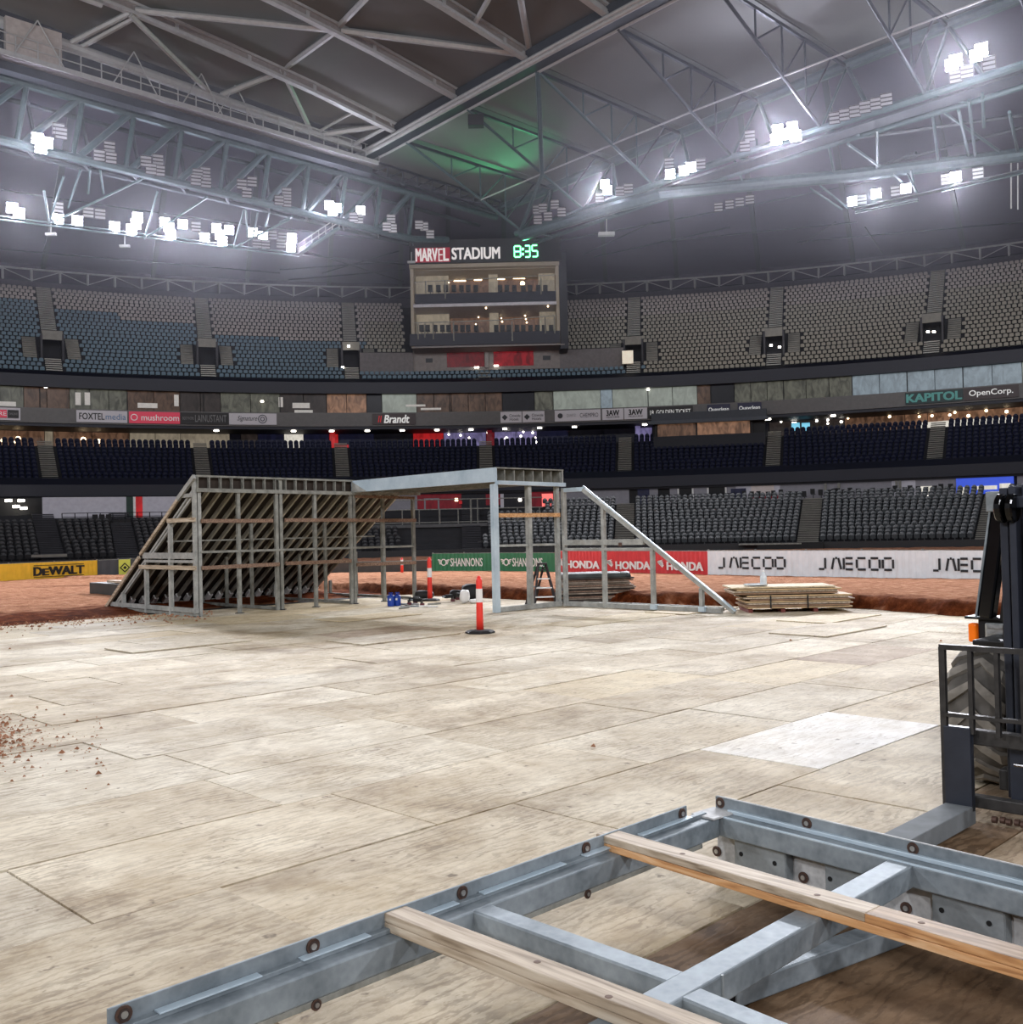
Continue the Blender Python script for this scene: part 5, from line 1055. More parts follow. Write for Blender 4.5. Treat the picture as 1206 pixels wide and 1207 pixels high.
def crest(B, uc, v, s_, m_):
    o, p0, e, n, L_, h = B; c = p0 + e * L_ * uc + n * .05 + Vector((0, 0, h * v)); mb = MB()
    for k in range(10): a_, b_2 = 2 * pi * k / 10, 2 * pi * (k + 1) / 10; mb.bar(c + e * cos(a_) * s_ * .5 + Vector((0, 0, sin(a_) * s_ * .5)), c + e * cos(b_2) * s_ * .5 + Vector((0, 0, sin(b_2) * s_ * .5)), .02, .05)
    for sg_ in (-1, 1):
        for k in range(3): mb.bar(c + e * sg_ * s_ * .55 + Vector((0, 0, s_ * (.3 - k * .28))), c + e * sg_ * s_ * (1.1 - k * .15) + Vector((0, 0, s_ * (.42 - k * .3))), .02, .06)
    mk('emblem', mb, m_, o)
for x0, x1, y0, y1, lb in ((510, 585, 673, 673, 'green banner barrier with white SHANNONS lettering, left of the front tower post'), (585, 655, 673, 674, 'green banner barrier with white SHANNONS lettering, behind the front tower post')):
    B = barrier('advertising_barrier', x0, x1, y0, y1, .90, GRN, lb); btext(B, 'SHANNONS', .30, .80, .5, .46, TXTW, bold=.01); crest(B, .19, .5, .32, TXTW)
for i, (x0, x1, y0, y1) in enumerate(((655, 712, 674, 676), (712, 772, 676, 677), (772, 835, 677, 679))):
    B = barrier('advertising_barrier', x0, x1, y0, y1, 1.0, REDK, 'red banner barrier with white HONDA lettering, %s of three' % ('leftmost', 'middle', 'rightmost')[i]); btext(B, 'HONDA', .26, .92, .38, .34, TXTW, bold=.04)
    o, p0, e, n, L_, h = B; c = p0 + e * L_ * .13 + n * .05 + Vector((0, 0, h * .42)); mb = MB()
    for k in range(4): mb.prism([c + e * (.12 - k * .05) + Vector((0, 0, -.12 + k * .07)), c + e * (.22 - k * .02) + Vector((0, 0, -.02 + k * .08)), c + e * (-.05 - k * .03) + Vector((0, 0, .16)), c + e * (-.12 - k * .02) + Vector((0, 0, .05 + k * .02))], n * .008)
    mk('wing_emblem', mb, TXTW, o)
LET = {'J': [((0, 0), (.5, 0)), ((.62, .05), (.62, 1)), ], 'A': [((.05, 0), (.28, 1)), ((.42, 1), (.58, 1)), ((.70, 1), (.95, 0))], 'E': [((.06, 0), (.06, .0)), ((.0, 0), (.0, 1)), ((.18, 0), (.85, 0)), ((.18, .5), (.85, .5)), ((.18, 1), (.85, 1))],
       'C': [((.85, 0), (.1, 0)), ((.02, .12), (.02, .88)), ((.1, 1), (.85, 1))], 'O': [((.12, 0), (.8, 0)), ((.0, .12), (.0, .88)), ((.12, 1), (.8, 1)), ((.92, .12), (.92, .88))]}
def jaecoo(B, u0, u1, v0, v1, m_, cut=6):
    o, p0, e, n, L_, h = B; w_ = L_ * (u1 - u0) / 6
    for i, ch in enumerate('JAECOO'[:cut]):
        mb = MB()
        for a_, b_2 in LET[ch]:
            if a_ == b_2: continue
            f = lambda t: p0 + e * (L_ * u0 + w_ * (i + t[0] * .82)) + n * .045 + Vector((0, 0, h * (v0 + (v1 - v0) * t[1])))
            mb.bar(f(a_), f(b_2), .075, .02, up=n)
        mk('letter', mb, m_, o)
WX = ((835, 950, 679, 681.2, 849, 931), (950, 1088, 681.2, 684, 968, 1060), (1088, 1290, 684, 689, 1103, 1202))
for i, (x0, x1, y0, y1, t0, t1) in enumerate(WX):
    B = barrier('advertising_barrier', x0, x1, y0, y1, 1.02, WBAN, 'white banner barrier with dark JAECOO lettering, %s of the white run' % ('leftmost', 'middle', 'rightmost')[i]); jaecoo(B, (t0 - x0) / (x1 - x0), (t1 - x0) / (x1 - x0), .34, .74, TXTD)
for x, y in ((1177, 655), ): 
    solo('green_board', MB().box(on_y(x, 667, 31), .35, .05, .9), GRN, 'narrow green board seen through the forklift window', 'board')
# long grey trough on the track, left
p = on_z(138, 701, .06); tr_ = empty('steel_trough', p, 'long dark grey box beam lying on the clay left of the ramp', 'beam')
a_ = on_z(114, 700, .05); b_2 = on_z(190, 707, .05); mk('beam', MB().bar(a_ + Vector((0, 0, .22)), b_2 + Vector((0, 0, .22)), .5, .42), mat('dark_grey_box_steel', (72, 76, 76), .6, .2), tr_); mk('timber_on_top', MB().bar(a_.lerp(b_2, .25) + Vector((0, 0, .5)), b_2 + Vector((0, .2, .5)), .3, .08), TIMB, tr_)

# ================================================================== RAMP FRAMES
def grp(name, a, b, label, cat): return empty(name, P(a, b, 0), label, cat)
GALVR = galv('weathered_pale_galvanised_steel', (124, 126, 122), (190, 190, 184), .55, .15, 4.)
G, GD, GB = GALVR, GALVD, GALVB
lr = grp('ramp_frame', 12.9, 24.4, 'large steel ramp frame with sloping dark deck on the left, seen from its open side', 'ramp')
def ab_bar(par, nm, p, q, w_, h_, m_, up=(0, 0, 1), bevel=0, label=None): return mk(nm, MB().bar(P(*p), P(*q), w_, h_, up=up), m_, par, bevel=bevel, label=label)
for a, ht in ((12.87, 3.58), (12.99, 3.25), (14.12, 3.22), (15.28, 3.22), (15.42, 3.58), (16.53, 3.22), (17.76, 3.22), (17.88, 3.22), (18.95, 3.12), (20.12, 3.14)):
    ab_bar(lr, 'post', (a, 24.4, 0), (a, 24.4, ht), .09, .09, G if a < 13 else GD)
    if a not in (12.99, 15.28, 17.76): mk('foot_plate', MB().box(P(a, 24.4, .01), .2, .2, .02), BLACKM, lr)
ab_bar(lr, 'top_rail', (12.9, 24.36, 3.26), (17.9, 24.36, 3.22), .1, .1, GD); ab_bar(lr, 'top_rail', (17.9, 24.36, 3.13), (20.15, 24.36, 3.1), .08, .08, TIMR, label='timber top rail')
ab_bar(lr, 'middle_rail', (13.0, 24.36, 1.66), (20.1, 24.36, 1.62), .05, .06, GD); ab_bar(lr, 'inner_rail', (13.0, 26.2, 1.95), (20.0, 26.2, 1.95), .04, .04, GD)
for (a0, a1, z0, z1) in ((13.0, 15.12, 2.46, 2.45), (15.5, 17.9, 2.46, 2.44), (17.9, 20.15, 2.43, 2.41), (13.0, 15.3, 1.25, 1.26), (15.5, 17.7, 1.27, 1.26), (17.9, 20.12, 1.14, 1.12)): ab_bar(lr, 'timber_rail', (a0, 24.31, z0), (a1, 24.31, z1), .05, .1, TIMR, label='brown timber rail')
# cells along the top edge
ab_bar(lr, 'top_flange', (12.9, 24.35, 3.62), (17.85, 24.35, 3.58), .12, .05, GD); ab_bar(lr, 'top_flange', (12.9, 24.9, 3.35), (17.85, 24.9, 3.35), .05, .05, GD)
for k in range(16): a = 12.93 + k * .328; ab_bar(lr, 'cell_divider', (a, 24.36, 3.28), (a, 24.36, 3.6), .12, .025, GD)
mk('cell_back', MB().bar(P(12.95, 24.46, 3.43), P(17.85, 24.46, 3.43), .02, .32), mat('dark_ply_edge', (52, 42, 34), .8), lr)
# deck and ribs
prof = [(24.5, 3.50), (25.2, 3.05), (27.4, 1.58), (29.75, 0.05)]
RIBM = mat('brightened_rib_steel', (176, 172, 160), .6, .0, var=.15)  # rib colour lightened to stand in for light under the deck
DECK = mat('dark_film_ply_underside', (46, 38, 32), .7, var=.2, scale=1)
for k in range(3):
    (b0_, z0_), (b1_, z1_) = prof[k], prof[k + 1]
    for a0, a1 in ((12.9, 15.35), (15.36, 17.8), (17.81, 19.95)):
        mk('deck_sheet', MB().hexa([P(a0, b0_, z0_), P(a1, b0_, z0_), P(a1, b1_, z1_), P(a0, b1_, z1_), P(a0, b0_, z0_ + .03), P(a1, b0_, z0_ + .03), P(a1, b1_, z1_ + .03), P(a0, b1_, z1_ + .03)]), DECK, lr)
for k in range(20):
    a = 13.05 + k * .355
    if a > 19.9: break
    ab_bar(lr, 'rib', (a, 24.5, 3.36), (a, 27.35, 1.5), .06, .11, RIBM); ab_bar(lr, 'rib', (a, 27.35, 1.5), (a, 29.45, .13), .06, .11, RIBM)
    mk('painted_lit_rib_end', MB().bar(P(a, 29.2, .3), P(a, 29.42, .12), .13, .14), WHITE, lr)  # white ends paint the light falling on the rib feet
ab_bar(lr, 'rear_bottom_rail', (12.9, 29.5, .06), (20.1, 29.5, .06), .1, .1, GD)
for b, z_ in ((25.75, 2.4), (27.15, 1.45), (28.6, .5)):
    for a in (15.3, 17.8, 19.95): ab_bar(lr, 'inner_post', (a, b, 0), (a, b, z_), .08, .08, GD)
for a in (15.3, 17.8, 19.95): ab_bar(lr, 'floor_rail', (a, 24.4, .05), (a, 29.5, .05), .08, .08, GD)
# side frame at the left end
for b, z_ in ((25.72, 2.46), (27.15, 1.22), (28.62, .52)): ab_bar(lr, 'side_post', (12.86, b, 0), (12.86, b, z_), .1, .1, G)
for b0_, b1_, z_, w_, m_, nm in ((24.35, 25.0, 3.13, .1, G, 'side_rail'), (24.35, 27.3, 1.57, .16, G, 'side_rail'), (24.35, 27.2, 1.42, .07, G, 'side_rail'), (24.3, 29.4, .16, .12, G, 'side_bottom_rail'), (24.3, 29.6, .04, .08, GD, 'side_bottom_rail')): ab_bar(lr, nm, (12.86, b0_, z_), (12.86, b1_, z_), .08, w_, m_)
for b1_, z_ in ((25.75, 2.5), (27.45, 1.26)): ab_bar(lr, 'timber_rail', (12.8, 24.25, z_), (12.8, b1_, z_), .05, .11, TIMB, label='pale timber side rail')
ab_bar(lr, 'slope_rail', (12.8, 24.25, 3.6), (12.8, 25.15, 3.05), .07, .12, G); ab_bar(lr, 'timber_edge', (12.8, 25.12, 3.06), (12.8, 27.38, 1.6), .06, .09, TIMB, label='pale timber slope edge'); ab_bar(lr, 'timber_edge', (12.8, 27.45, 1.52), (12.8, 29.75, -.0), .06, .1, TIMB, label='pale timber slope edge')
for d in (.12, .26): ab_bar(lr, 'slope_rail', (12.9, 24.5, 3.38 - d), (12.9, 29.3 - d, .2), .05, .06, G)
# bridge deck
dk = grp('bridge_deck', 17.8, 18.35, 'raised flat steel deck with pale blue side plate bridging ramp and tower', 'deck')
mk('side_plate', MB().hexa([P(17.78, 18.3, 3.26), P(17.78, 24.35, 3.24), P(17.82, 24.35, 3.24), P(17.82, 18.3, 3.26), P(17.78, 18.3, 3.62), P(17.78, 24.35, 3.58), P(17.82, 24.35, 3.58), P(17.82, 18.3, 3.62)]), GB, dk)
mk('far_side_plate', MB().bar(P(20.26, 18.3, 3.44), P(20.26, 24.35, 3.42), .04, .34), G, dk); mk('top_sheet', MB().hexa([P(17.8, 18.3, 3.6), P(20.28, 18.3, 3.6), P(20.28, 24.35, 3.57), P(17.8, 24.35, 3.57), P(17.8, 18.3, 3.62), P(20.28, 18.3, 3.62), P(20.28, 24.35, 3.59), P(17.8, 24.35, 3.59)]), DECK, dk)
for k in range(7): a = 18.15 + k * .345; ab_bar(dk, 'joist', (a, 18.36, 3.43), (a, 24.3, 3.4), .035, .3, GD)
ab_bar(dk, 'front_top_flange', (17.8, 18.32, 3.61), (20.28, 18.32, 3.61), .06, .03, GD); ab_bar(dk, 'front_beam', (17.8, 18.3, 3.24), (20.3, 18.3, 3.22), .14, .1, GB); ab_bar(dk, 'rear_beam', (17.8, 24.3, 3.22), (20.3, 24.3, 3.22), .1, .08, GD)
mk('corner_gusset', MB().prism([P(17.77, 24.3, 3.25), P(17.77, 23.6, 3.25), P(17.77, 24.3, 3.55)], P(.01, 0) * -1), G, dk)
# tower below its front edge
tw = grp('deck_tower', 19, 18.4, 'galvanised post frame carrying the near end of the raised deck', 'tower')
for a, m_, w_ in ((17.78, GB, .17), (19.0, G, .13), (20.08, G, .1)): ab_bar(tw, 'post', (a, 18.38, 0), (a, 18.38, 3.2), w_, .12, m_)
ab_bar(tw, 'post_flange', (17.70, 18.30, 0), (17.70, 18.30, 3.2), .02, .06, GB)
for k in range(6): mk('post_slot', MB().box(P(17.745, 18.31, .45 + k * .5), .03, .02, .22, x=P(1, 0)), HOLE, tw)
ab_bar(tw, 'bottom_rail', (17.85, 18.36, .07), (20.15, 18.36, .07), .1, .12, G); ab_bar(tw, 'timber_rail', (17.85, 18.3, 2.42), (20.1, 18.3, 2.42), .05, .1, TIMO, label='orange timber rail'); ab_bar(tw, 'middle_rail', (17.85, 18.38, 1.66), (20.1, 18.38, 1.64), .05, .06, G)
# right-hand side frame
sf = grp('side_frame', 20.22, 18, 'galvanised triangular side frame sloping down to the right', 'frame')
for b, z_, w_ in ((18.25, 3.12, .12), (16.9, 2.62, .11), (15.36, 1.5, .11), (13.95, .58, .1)): ab_bar(sf, 'post', (20.22, b, 0), (20.22, b, z_), .09, w_, G)
ab_bar(sf, 'top_rail', (20.22, 18.3, 3.07), (20.22, 17.5, 3.07), .09, .11, GB); ab_bar(sf, 'slope_rail', (20.22, 17.55, 3.06), (20.22, 13.05, .05), .1, .11, G); ab_bar(sf, 'slope_cap', (20.16, 17.5, 3.15), (20.16, 13.0, .08), .05, .03, GB)
ab_bar(sf, 'middle_rail', (20.2, 18.25, 1.68), (20.2, 15.6, 1.68), .09, .14, G); ab_bar(sf, 'middle_rail', (20.2, 18.25, 1.5), (20.2, 15.3, 1.5), .08, .07, G); ab_bar(sf, 'bottom_rail', (20.22, 18.2, .07), (20.22, 13.4, .07), .09, .12, G)
ab_bar(sf, 'rear_bottom_rail', (20.9, 18.2, .05), (20.9, 13.8, .05), .09, .09, GD)
for b in (15.36, 13.95): mk('bolt_bracket', MB().box(P(20.16, b - .06, .09), .16, .14, .12, x=P(0, 1)), GB, sf)
mk('bolt', MB().box(P(20.13, 16.3, 1.62), .08, .06, .1), RUST, sf)

# ================================================================== THINGS ON THE FLOOR
def lathe(mb, c, prof, n=20, k=0, ax=Vector((0, 0, 1))):
    c = Vector(c); ax = ax.normalized(); u = ax.cross(Vector((0, 0, 1)) if abs(ax.z) < .9 else Vector((1, 0, 0))).normalized(); v = ax.cross(u); base = len(mb.v)
    for (r, h) in prof: mb.v += [c + ax * h + (u * cos(2 * pi * j / n) + v * sin(2 * pi * j / n)) * r for j in range(n)]
    for i in range(len(prof) - 1):
        for j in range(n): j2 = (j + 1) % n; mb.f.append((base + i * n + j, base + i * n + j2, base + (i + 1) * n + j2, base + (i + 1) * n + j)); mb.mi.append(k)
    mb.f.append(tuple(base + j for j in reversed(range(n)))); e_ = base + (len(prof) - 1) * n; mb.f.append(tuple(e_ + j for j in range(n))); mb.mi += [k, k]
    return mb
def bollard(px, py, ht, label, base=True, m_=RED):
    p = on_z(px, py, .0); o = empty('bollard', p, label, 'bollard'); r = .055
    if base: mk('base', lathe(MB(), p, [(.30, 0), (.30, .03), (.26, .055), (.12, .07)], 8), RUBBER if False else BLACKM, o)
    mk('post', lathe(MB(), p + Vector((0, 0, .05)), [(.075, 0), (.07, .3), (.062, ht - .2), (.06, ht - .1), (.05, ht - .05)], 14), m_, o, smooth=True)
    mk('cap', lathe(MB(), p + Vector((0, 0, ht)), [(.05, -.02), (.038, 0), (.036, .03), (.02, .045)], 12), m_, o)
    mk('reflective_band', lathe(MB(), p + Vector((0, 0, ht * .56)), [(.066, 0), (.069, .0), (.067, .27), (.06, .27)], 14), WHITE, o); return o
bollard(566, 746, 1.1, 'red T-top bollard with white band on a black base, in the middle of the floor')
bollard(507, 708, 1.25, 'red and white bollard standing beyond the ramp frame, before the green banner')
b3 = bollard(474, 676, .75, 'short red bollard far back, seen through the right end of the ramp frame', base=False)
# blue containers
BLUE = mat('blue_plastic', (24, 64, 160), .35)
for i, (x, y) in enumerate(((461, 714.5), (468.5, 714))):
    p = on_z(x, y, 0); o = empty('blue_container', p, '%s of two small blue containers beside the ramp frame' % ('left', 'right')[i], 'container')
    mk('body', lathe(MB(), p, [(.09, 0), (.1, .02), (.1, .27), (.07, .3)], 12), BLUE, o, smooth=True); mk('cap', lathe(MB(), p + Vector((0, 0, .3)), [(.03, 0), (.03, .05)], 8), BLUE, o); mk('label_patch', MB().box(p + Vector((-.01, -.1, .19)), .05, .012, .05), WHITE, o)
    mk('handle', MB().tube([p + Vector((-.06, 0, .3)), p + Vector((-.05, 0, .37)), p + Vector((.05, 0, .37)), p + Vector((.06, 0, .3))], .012, 6), BLUE, o)
random.seed(21)
# tools lying beside
for i, (x, y, nm, lb) in enumerate(((482, 713, 'power_tool', 'leftmost of the small dark tools on the floor right of the blue containers'), (489, 712, 'power_tool', 'second small dark tool on the floor right of the blue containers'), (497, 714, 'power_tool', 'third small dark tool on the floor right of the blue containers'), (533, 709, 'power_tool', 'black tool left of the white sack'), (539, 707, 'power_tool', 'black tool touching the white sack'))):
    p = on_z(x, y, 0); d = Vector((cos(i * 1.3), sin(i * 1.3), 0)); o = empty(nm, p, lb, 'tool')
    mk('motor_body', MB().bar(p + Vector((0, 0, .16)), p + d * .26 + Vector((0, 0, .16)), .09, .1), BLACKM, o); mk('handle', MB().bar(p + Vector((0, 0, .14)), p + Vector((.02, 0, .02)), .05, .06), RUBBER, o); mk('battery', MB().box(p + Vector((.02, 0, .035)), .12, .09, .07), mat('maroon_plastic', (96, 40, 48), .5), o); mk('chuck', MB().tube([p + d * .26 + Vector((0, 0, .16)), p + d * .36 + Vector((0, 0, .16))], .025, 8), GALV, o)
for i in range(9):
    x = random.uniform(478, 512); y = random.uniform(711, 716); p = on_z(x, y, .02); d = Vector((random.uniform(-1, 1), random.uniform(-.6, .6), 0)).normalized() * random.uniform(.2, .45)
    solo('metal_offcut', MB().bar(p, p + d, .05, .04), (GALV, WHITE, GALVD)[i % 3], 'small pale metal offcut by the tools on the floor, %s one' % ordn(i), 'offcut', 'metal offcuts by the tools')
# white sack and dark bag
def blob(nm, c, sx, sy, sz, m_, label, cat, seed=0, n1=10, n2=8, flat=True):
    mb = MB(); c = Vector(c)
    for i in range(n2 + 1):
        ph = -pi / 2 + pi * i / n2
        for j in range(n1):
            t = 2 * pi * j / n1; d = Vector((cos(t) * cos(ph), sin(t) * cos(ph), sin(ph))); k = 1 + .22 * noise.noise(d * 2.2 + Vector((seed, 0, 0)))
            q = Vector((abs(d.x) ** .6 * (1 if d.x > 0 else -1) * sx, abs(d.y) ** .6 * (1 if d.y > 0 else -1) * sy, abs(d.z) ** .6 * (1 if d.z > 0 else -1) * sz)) * k; q.z = max(q.z, -sz * .98); mb.v.append(c + q + Vector((0, 0, sz)))
    for i in range(n2):
        for j in range(n1): j2 = (j + 1) % n1; mb.f.append((i * n1 + j, i * n1 + j2, (i + 1) * n1 + j2, (i + 1) * n1 + j)); mb.mi.append(0)
    return solo(nm, mb, m_, label, cat, smooth=True)
blob('white_sack', on_z(548, 711, 0), .14, .1, .19, WHITE, 'white upright sack standing by the dark bag behind the red bollard', 'sack', 3)
blob('tool_bag', on_z(556, 708, 0), .30, .2, .24, BLACKM, 'large black bag behind the white sack', 'bag', 5)
blob('small_white_bundle', on_z(559, 711, 0), .14, .1, .06, WHITE, 'low white bundle right of the white sack', 'bundle', 8)
blob('dark_bundle', on_z(500, 706, 0), .3, .2, .13, BLACKM, 'dark heap behind the tall bollard, before the clay bank', 'bundle', 9); blob('dark_heap', on_z(538, 706, 0), .2, .15, .14, BLACKM, 'small dark heap left of the black bag', 'bundle', 12)
# folding ladder
LM = mat('ladder_black_red_frame', (34, 26, 28), .5)
p = on_z(641, 714.5, 0); ld = empty('step_ladder', p, 'dark folding step ladder with pale treads standing inside the tower', 'ladder')
e1 = Vector((1, .1, 0)).normalized(); bk = Vector((-.1, 1, 0))
for s_ in (-1, 1):
    mk('front_rail', MB().bar(p + e1 * (.05 + s_ * .30), p + e1 * (.02 + s_ * .10) + bk * .3 + Vector((0, 0, 1.1)), .04, .07), LM, ld); mk('rear_rail', MB().bar(p + e1 * (-.28 + s_ * .12) + bk * .7, p + e1 * (-.02 + s_ * .08) + bk * .34 + Vector((0, 0, 1.05)), .04, .05), LM, ld)
for k in range(4): z_ = .24 + k * .24; f = z_ / 1.1; w_ = .60 - .4 * f; mk('tread', MB().box(p + e1 * (.05 - .03 * f) + bk * .3 * f + Vector((0, 0, z_)), w_, .08, .03, x=e1), WHITE if k < 3 else LM, ld)
mk('top_step', MB().box(p + e1 * .02 + bk * .32 + Vector((0, 0, 1.12)), .26, .16, .05, x=e1), LM, ld); mk('spreader', MB().bar(p + e1 * -.05 + bk * .14 + Vector((0, 0, .5)), p + e1 * -.2 + bk * .55 + Vector((0, 0, .5)), .02, .03), GALV, ld)
# stack of used boards with black cover
random.seed(31)
c0 = on_z(704, 712, 0); c0 = c0 + Vector((0, .75, 0)); st = empty('board_stack', c0, 'untidy stack of dark weathered boards behind the side frame, black sheet on top', 'stack')
x_ = Vector((1, .12, 0)).normalized(); z_ = .02
for k in range(14):
    w_ = 1.95 + random.uniform(-.08, .08); off = Vector((random.uniform(-.07, .07), random.uniform(-.05, .05), 0)) - x_ * (.03 if k < 8 else 0)
    mk('board', MB().box(c0 + off + Vector((0, 0, z_ + .02)), w_ - (k * .012 if k > 6 else 0), 1.2, .036, x=x_), (TIMR, mat('dark_board_edge', (62, 52, 46), .8, var=.3, scale=8), mat('pale_board_edge', (136, 122, 108), .8, var=.3, scale=8))[k % 3 if k % 5 else 2], st); z_ += .042 + random.uniform(0, .012)
mk('cover_sheet', MB().box(c0 + Vector((-.1, 0, z_ + .05)), 1.75, 1.25, .14, x=x_), mat('dark_green_grey_tarp', (58, 64, 64), .5, var=.3, scale=3), st, bevel=.04)
blob('cover_folds', c0 + x_ * .82 + Vector((0, -.3, z_ - .06)), .16, .3, .1, mat('dark_green_grey_tarp', (58, 64, 64), .5), 'bunched dark end of the cover sheet on the board stack', 'tarp', 4)
# fresh plywood stack on a pallet
c0 = on_z(928, 722, 0) + Vector((.2, .62, 0)); ps = empty('plywood_stack', c0, 'strapped stack of pale plywood sheets on red bearers at the foot of the bank', 'stack'); x_ = Vector((1, -.03, 0)).normalized(); y_ = Vector((.03, 1, 0))
for k in (-1, 0, 1): mk('bearer', MB().box(c0 + x_ * (k * .75 - .25) + Vector((0, 0, .045)), .1, 1.1, .09, x=x_), mat('red_brown_bearer', (110, 48, 40), .7), ps)
z_ = .1; PE = mat('plywood_edge_pale', (196, 166, 124), .7, var=.18, scale=9); PE2 = mat('plywood_edge_brown', (140, 110, 84), .7, var=.25, scale=9)
for k in range(11):
    sh = (.12, .05, .16, .08, .2, .02, .1, -.18, -.2, -.12, -.22)[k]; mk('sheet', MB().box(c0 + x_ * (sh + random.uniform(-.02, .02)) + y_ * random.uniform(-.03, .03) + Vector((0, 0, z_ + .016)), 2.4, 1.2, .032, x=x_), (PE, PE2, TIMB)[k % 3] if k < 10 else PLYG, ps); z_ += .045 if k != 6 else .06
for k in (-.55, .3): mk('strap', MB().box(c0 + x_ * k + y_ * -.63 + Vector((0, 0, .25)), .03, .02, .3, x=x_), BLACK, ps)
p = c0 + x_ * -.62 + Vector((0, -.2, z_)); o = empty('plastic_bottle', p, 'clear plastic bottle standing on the plywood stack', 'bottle'); CL = mat('clear_cloudy_plastic', (214, 220, 222), .15)
mk('body', lathe(MB(), p, [(.07, 0), (.08, .02), (.08, .22), (.035, .29), (.03, .32)], 12), CL, o, smooth=True); mk('cap', lathe(MB(), p + Vector((0, 0, .32)), [(.03, 0), (.03, .03)], 8), WHITE, o)
blob('crumpled_plastic_sheet', c0 + x_ * -.8 + Vector((0, -.15, z_)), .28, .2, .025, CL, 'crumpled clear plastic lying round the bottle on the plywood stack', 'plastic', 6)
# black box and pale lid before the lower stand
p = on_r(932, 646, 72.7); mb = MB(); solo('black_stage_box', MB().box(p, 5.2, .8, .9, x=Vector((cos(.35), -sin(.35), 0))), BLACKM, 'low black box against the front of the lower stand, above the white banners', 'box')
p = on_r(908, 641, 72.7); solo('pale_box_lid', MB().box(p + Vector((0, 0, .0)), 5.0, .85, .12, x=Vector((cos(.35), -sin(.35), 0))), GALVD, 'pale grey lid strip on the low black box', 'lid')
solo('pale_step_edge', MB().box(on_r(58, 655, 73.4), 2.5, .5, .2, x=Vector((cos(.45), sin(.45), 0))), CONCL, 'pale step at the foot of the lower left stair', 'step')

# ================================================================== FORKLIFT  (drives towards the photographer's left, along -a)
fk = empty('forklift', P(8.6, 2.15, 0), 'black forklift at the right edge with lugged tyre, mast and load guard', 'forklift')
def fb(nm, a0, a1, b0_, b1_, z0_, z1_, m_, bevel=.008, parent=None, label=None):
    return mk(nm, MB().hexa([P(a0, b0_, z0_), P(a1, b0_, z0_), P(a1, b1_, z0_), P(a0, b1_, z0_), P(a0, b0_, z1_), P(a1, b0_, z1_), P(a1, b1_, z1_), P(a0, b1_, z1_)]), m_, parent or fk, bevel=bevel, label=label)
# mast
for s_, nm in ((1, 'l'), (-1, 'r')):
    m_b = lambda d: 2.15 + s_ * d
    for d0, d1, a0, a1, zt_ in ((.38, .435, 7.28, 7.44, 2.26), (.315, .362, 7.24, 7.42, 2.27)):
        x0, x1 = sorted((m_b(d0), m_b(d1))); fb('mast_channel', a0, a1, x0, x1, .16, zt_, MASTM)
    x0, x1 = sorted((m_b(.04), m_b(.298))); fb('mast_cylinder_guard', 7.3, 7.42, x0, x1, .55, 2.28, MASTM)
    for d in (.408, .338): mk('mast_roller', lathe(MB(), P(7.25, 2.15 + s_ * d - .024, 2.12), [(.09, 0), (.1, .008), (.1, .04), (.09, .048)], 20, ax=P(0, 1)), mat('glossy_black_roller', (14, 14, 15), .15, .3), fk, smooth=False)
    x0, x1 = sorted((m_b(.44), m_b(.55))); fb('mast_bracket', 7.35, 7.6, x0, x1, 2.1, 2.24, ZINC)
    # fork
    x0, x1 = sorted((m_b(.555), m_b(.735))); fb('fork_shank', 6.97, 7.03, x0, x1, .1, .66, MASTM, .006); fb('fork_blade', 5.2, 7.03, x0, x1, .02, .14, mat('worn_fork_steel', (122, 126, 128), .8, 0., spec=.1, var=.15, scale=6), .006, label='worn grey fork blade'); 
fb('mast_top_bar', 7.26, 7.42, 1.7, 2.6, 2.12, 2.2, MASTM); fb('mast_low_bar', 7.3, 7.44, 1.65, 2.65, .2, .34, MASTW)
fb('carriage_top_bar', 7.04, 7.12, 1.3, 2.74, .54, .64, MASTW); fb('carriage_bottom_bar', 7.04, 7.12, 1.3, 2.74, .12, .2, MASTW); fb('carriage_plate', 7.14, 7.18, 1.75, 2.52, .18, .56, MASTM)
mk('chrome_rod', MB().tube([P(7.06, 2.46, .44), P(7.06, 1.8, .44)], .014, 10), CHROME, fk)
for k in range(5): mk('chain_link', lathe(MB(), P(7.0 + .02 * (k % 2), 2.56 - k * .045, .075), [(.022, 0), (.022, .03)], 10, ax=P(0, 1)), RUST, fk)
# load guard
ab_bar(fk, 'guard_top_bar', (7.0, 2.90, 1.19), (7.0, 1.40, 1.19), .05, .035, MASTW); ab_bar(fk, 'guard_low_bar', (7.0, 2.90, .735), (7.0, 1.40, .735), .05, .025, MASTW)
for b in (2.885, 2.70, 2.53, 2.37, 2.2, 2.03, 1.86, 1.69, 1.55, 1.41): ab_bar(fk, 'guard_upright', (7.0, b, .12 if b in (2.885, 1.41) else .62), (7.0, b, 1.19), .028 if b != 2.885 else .04, .04, MASTW)
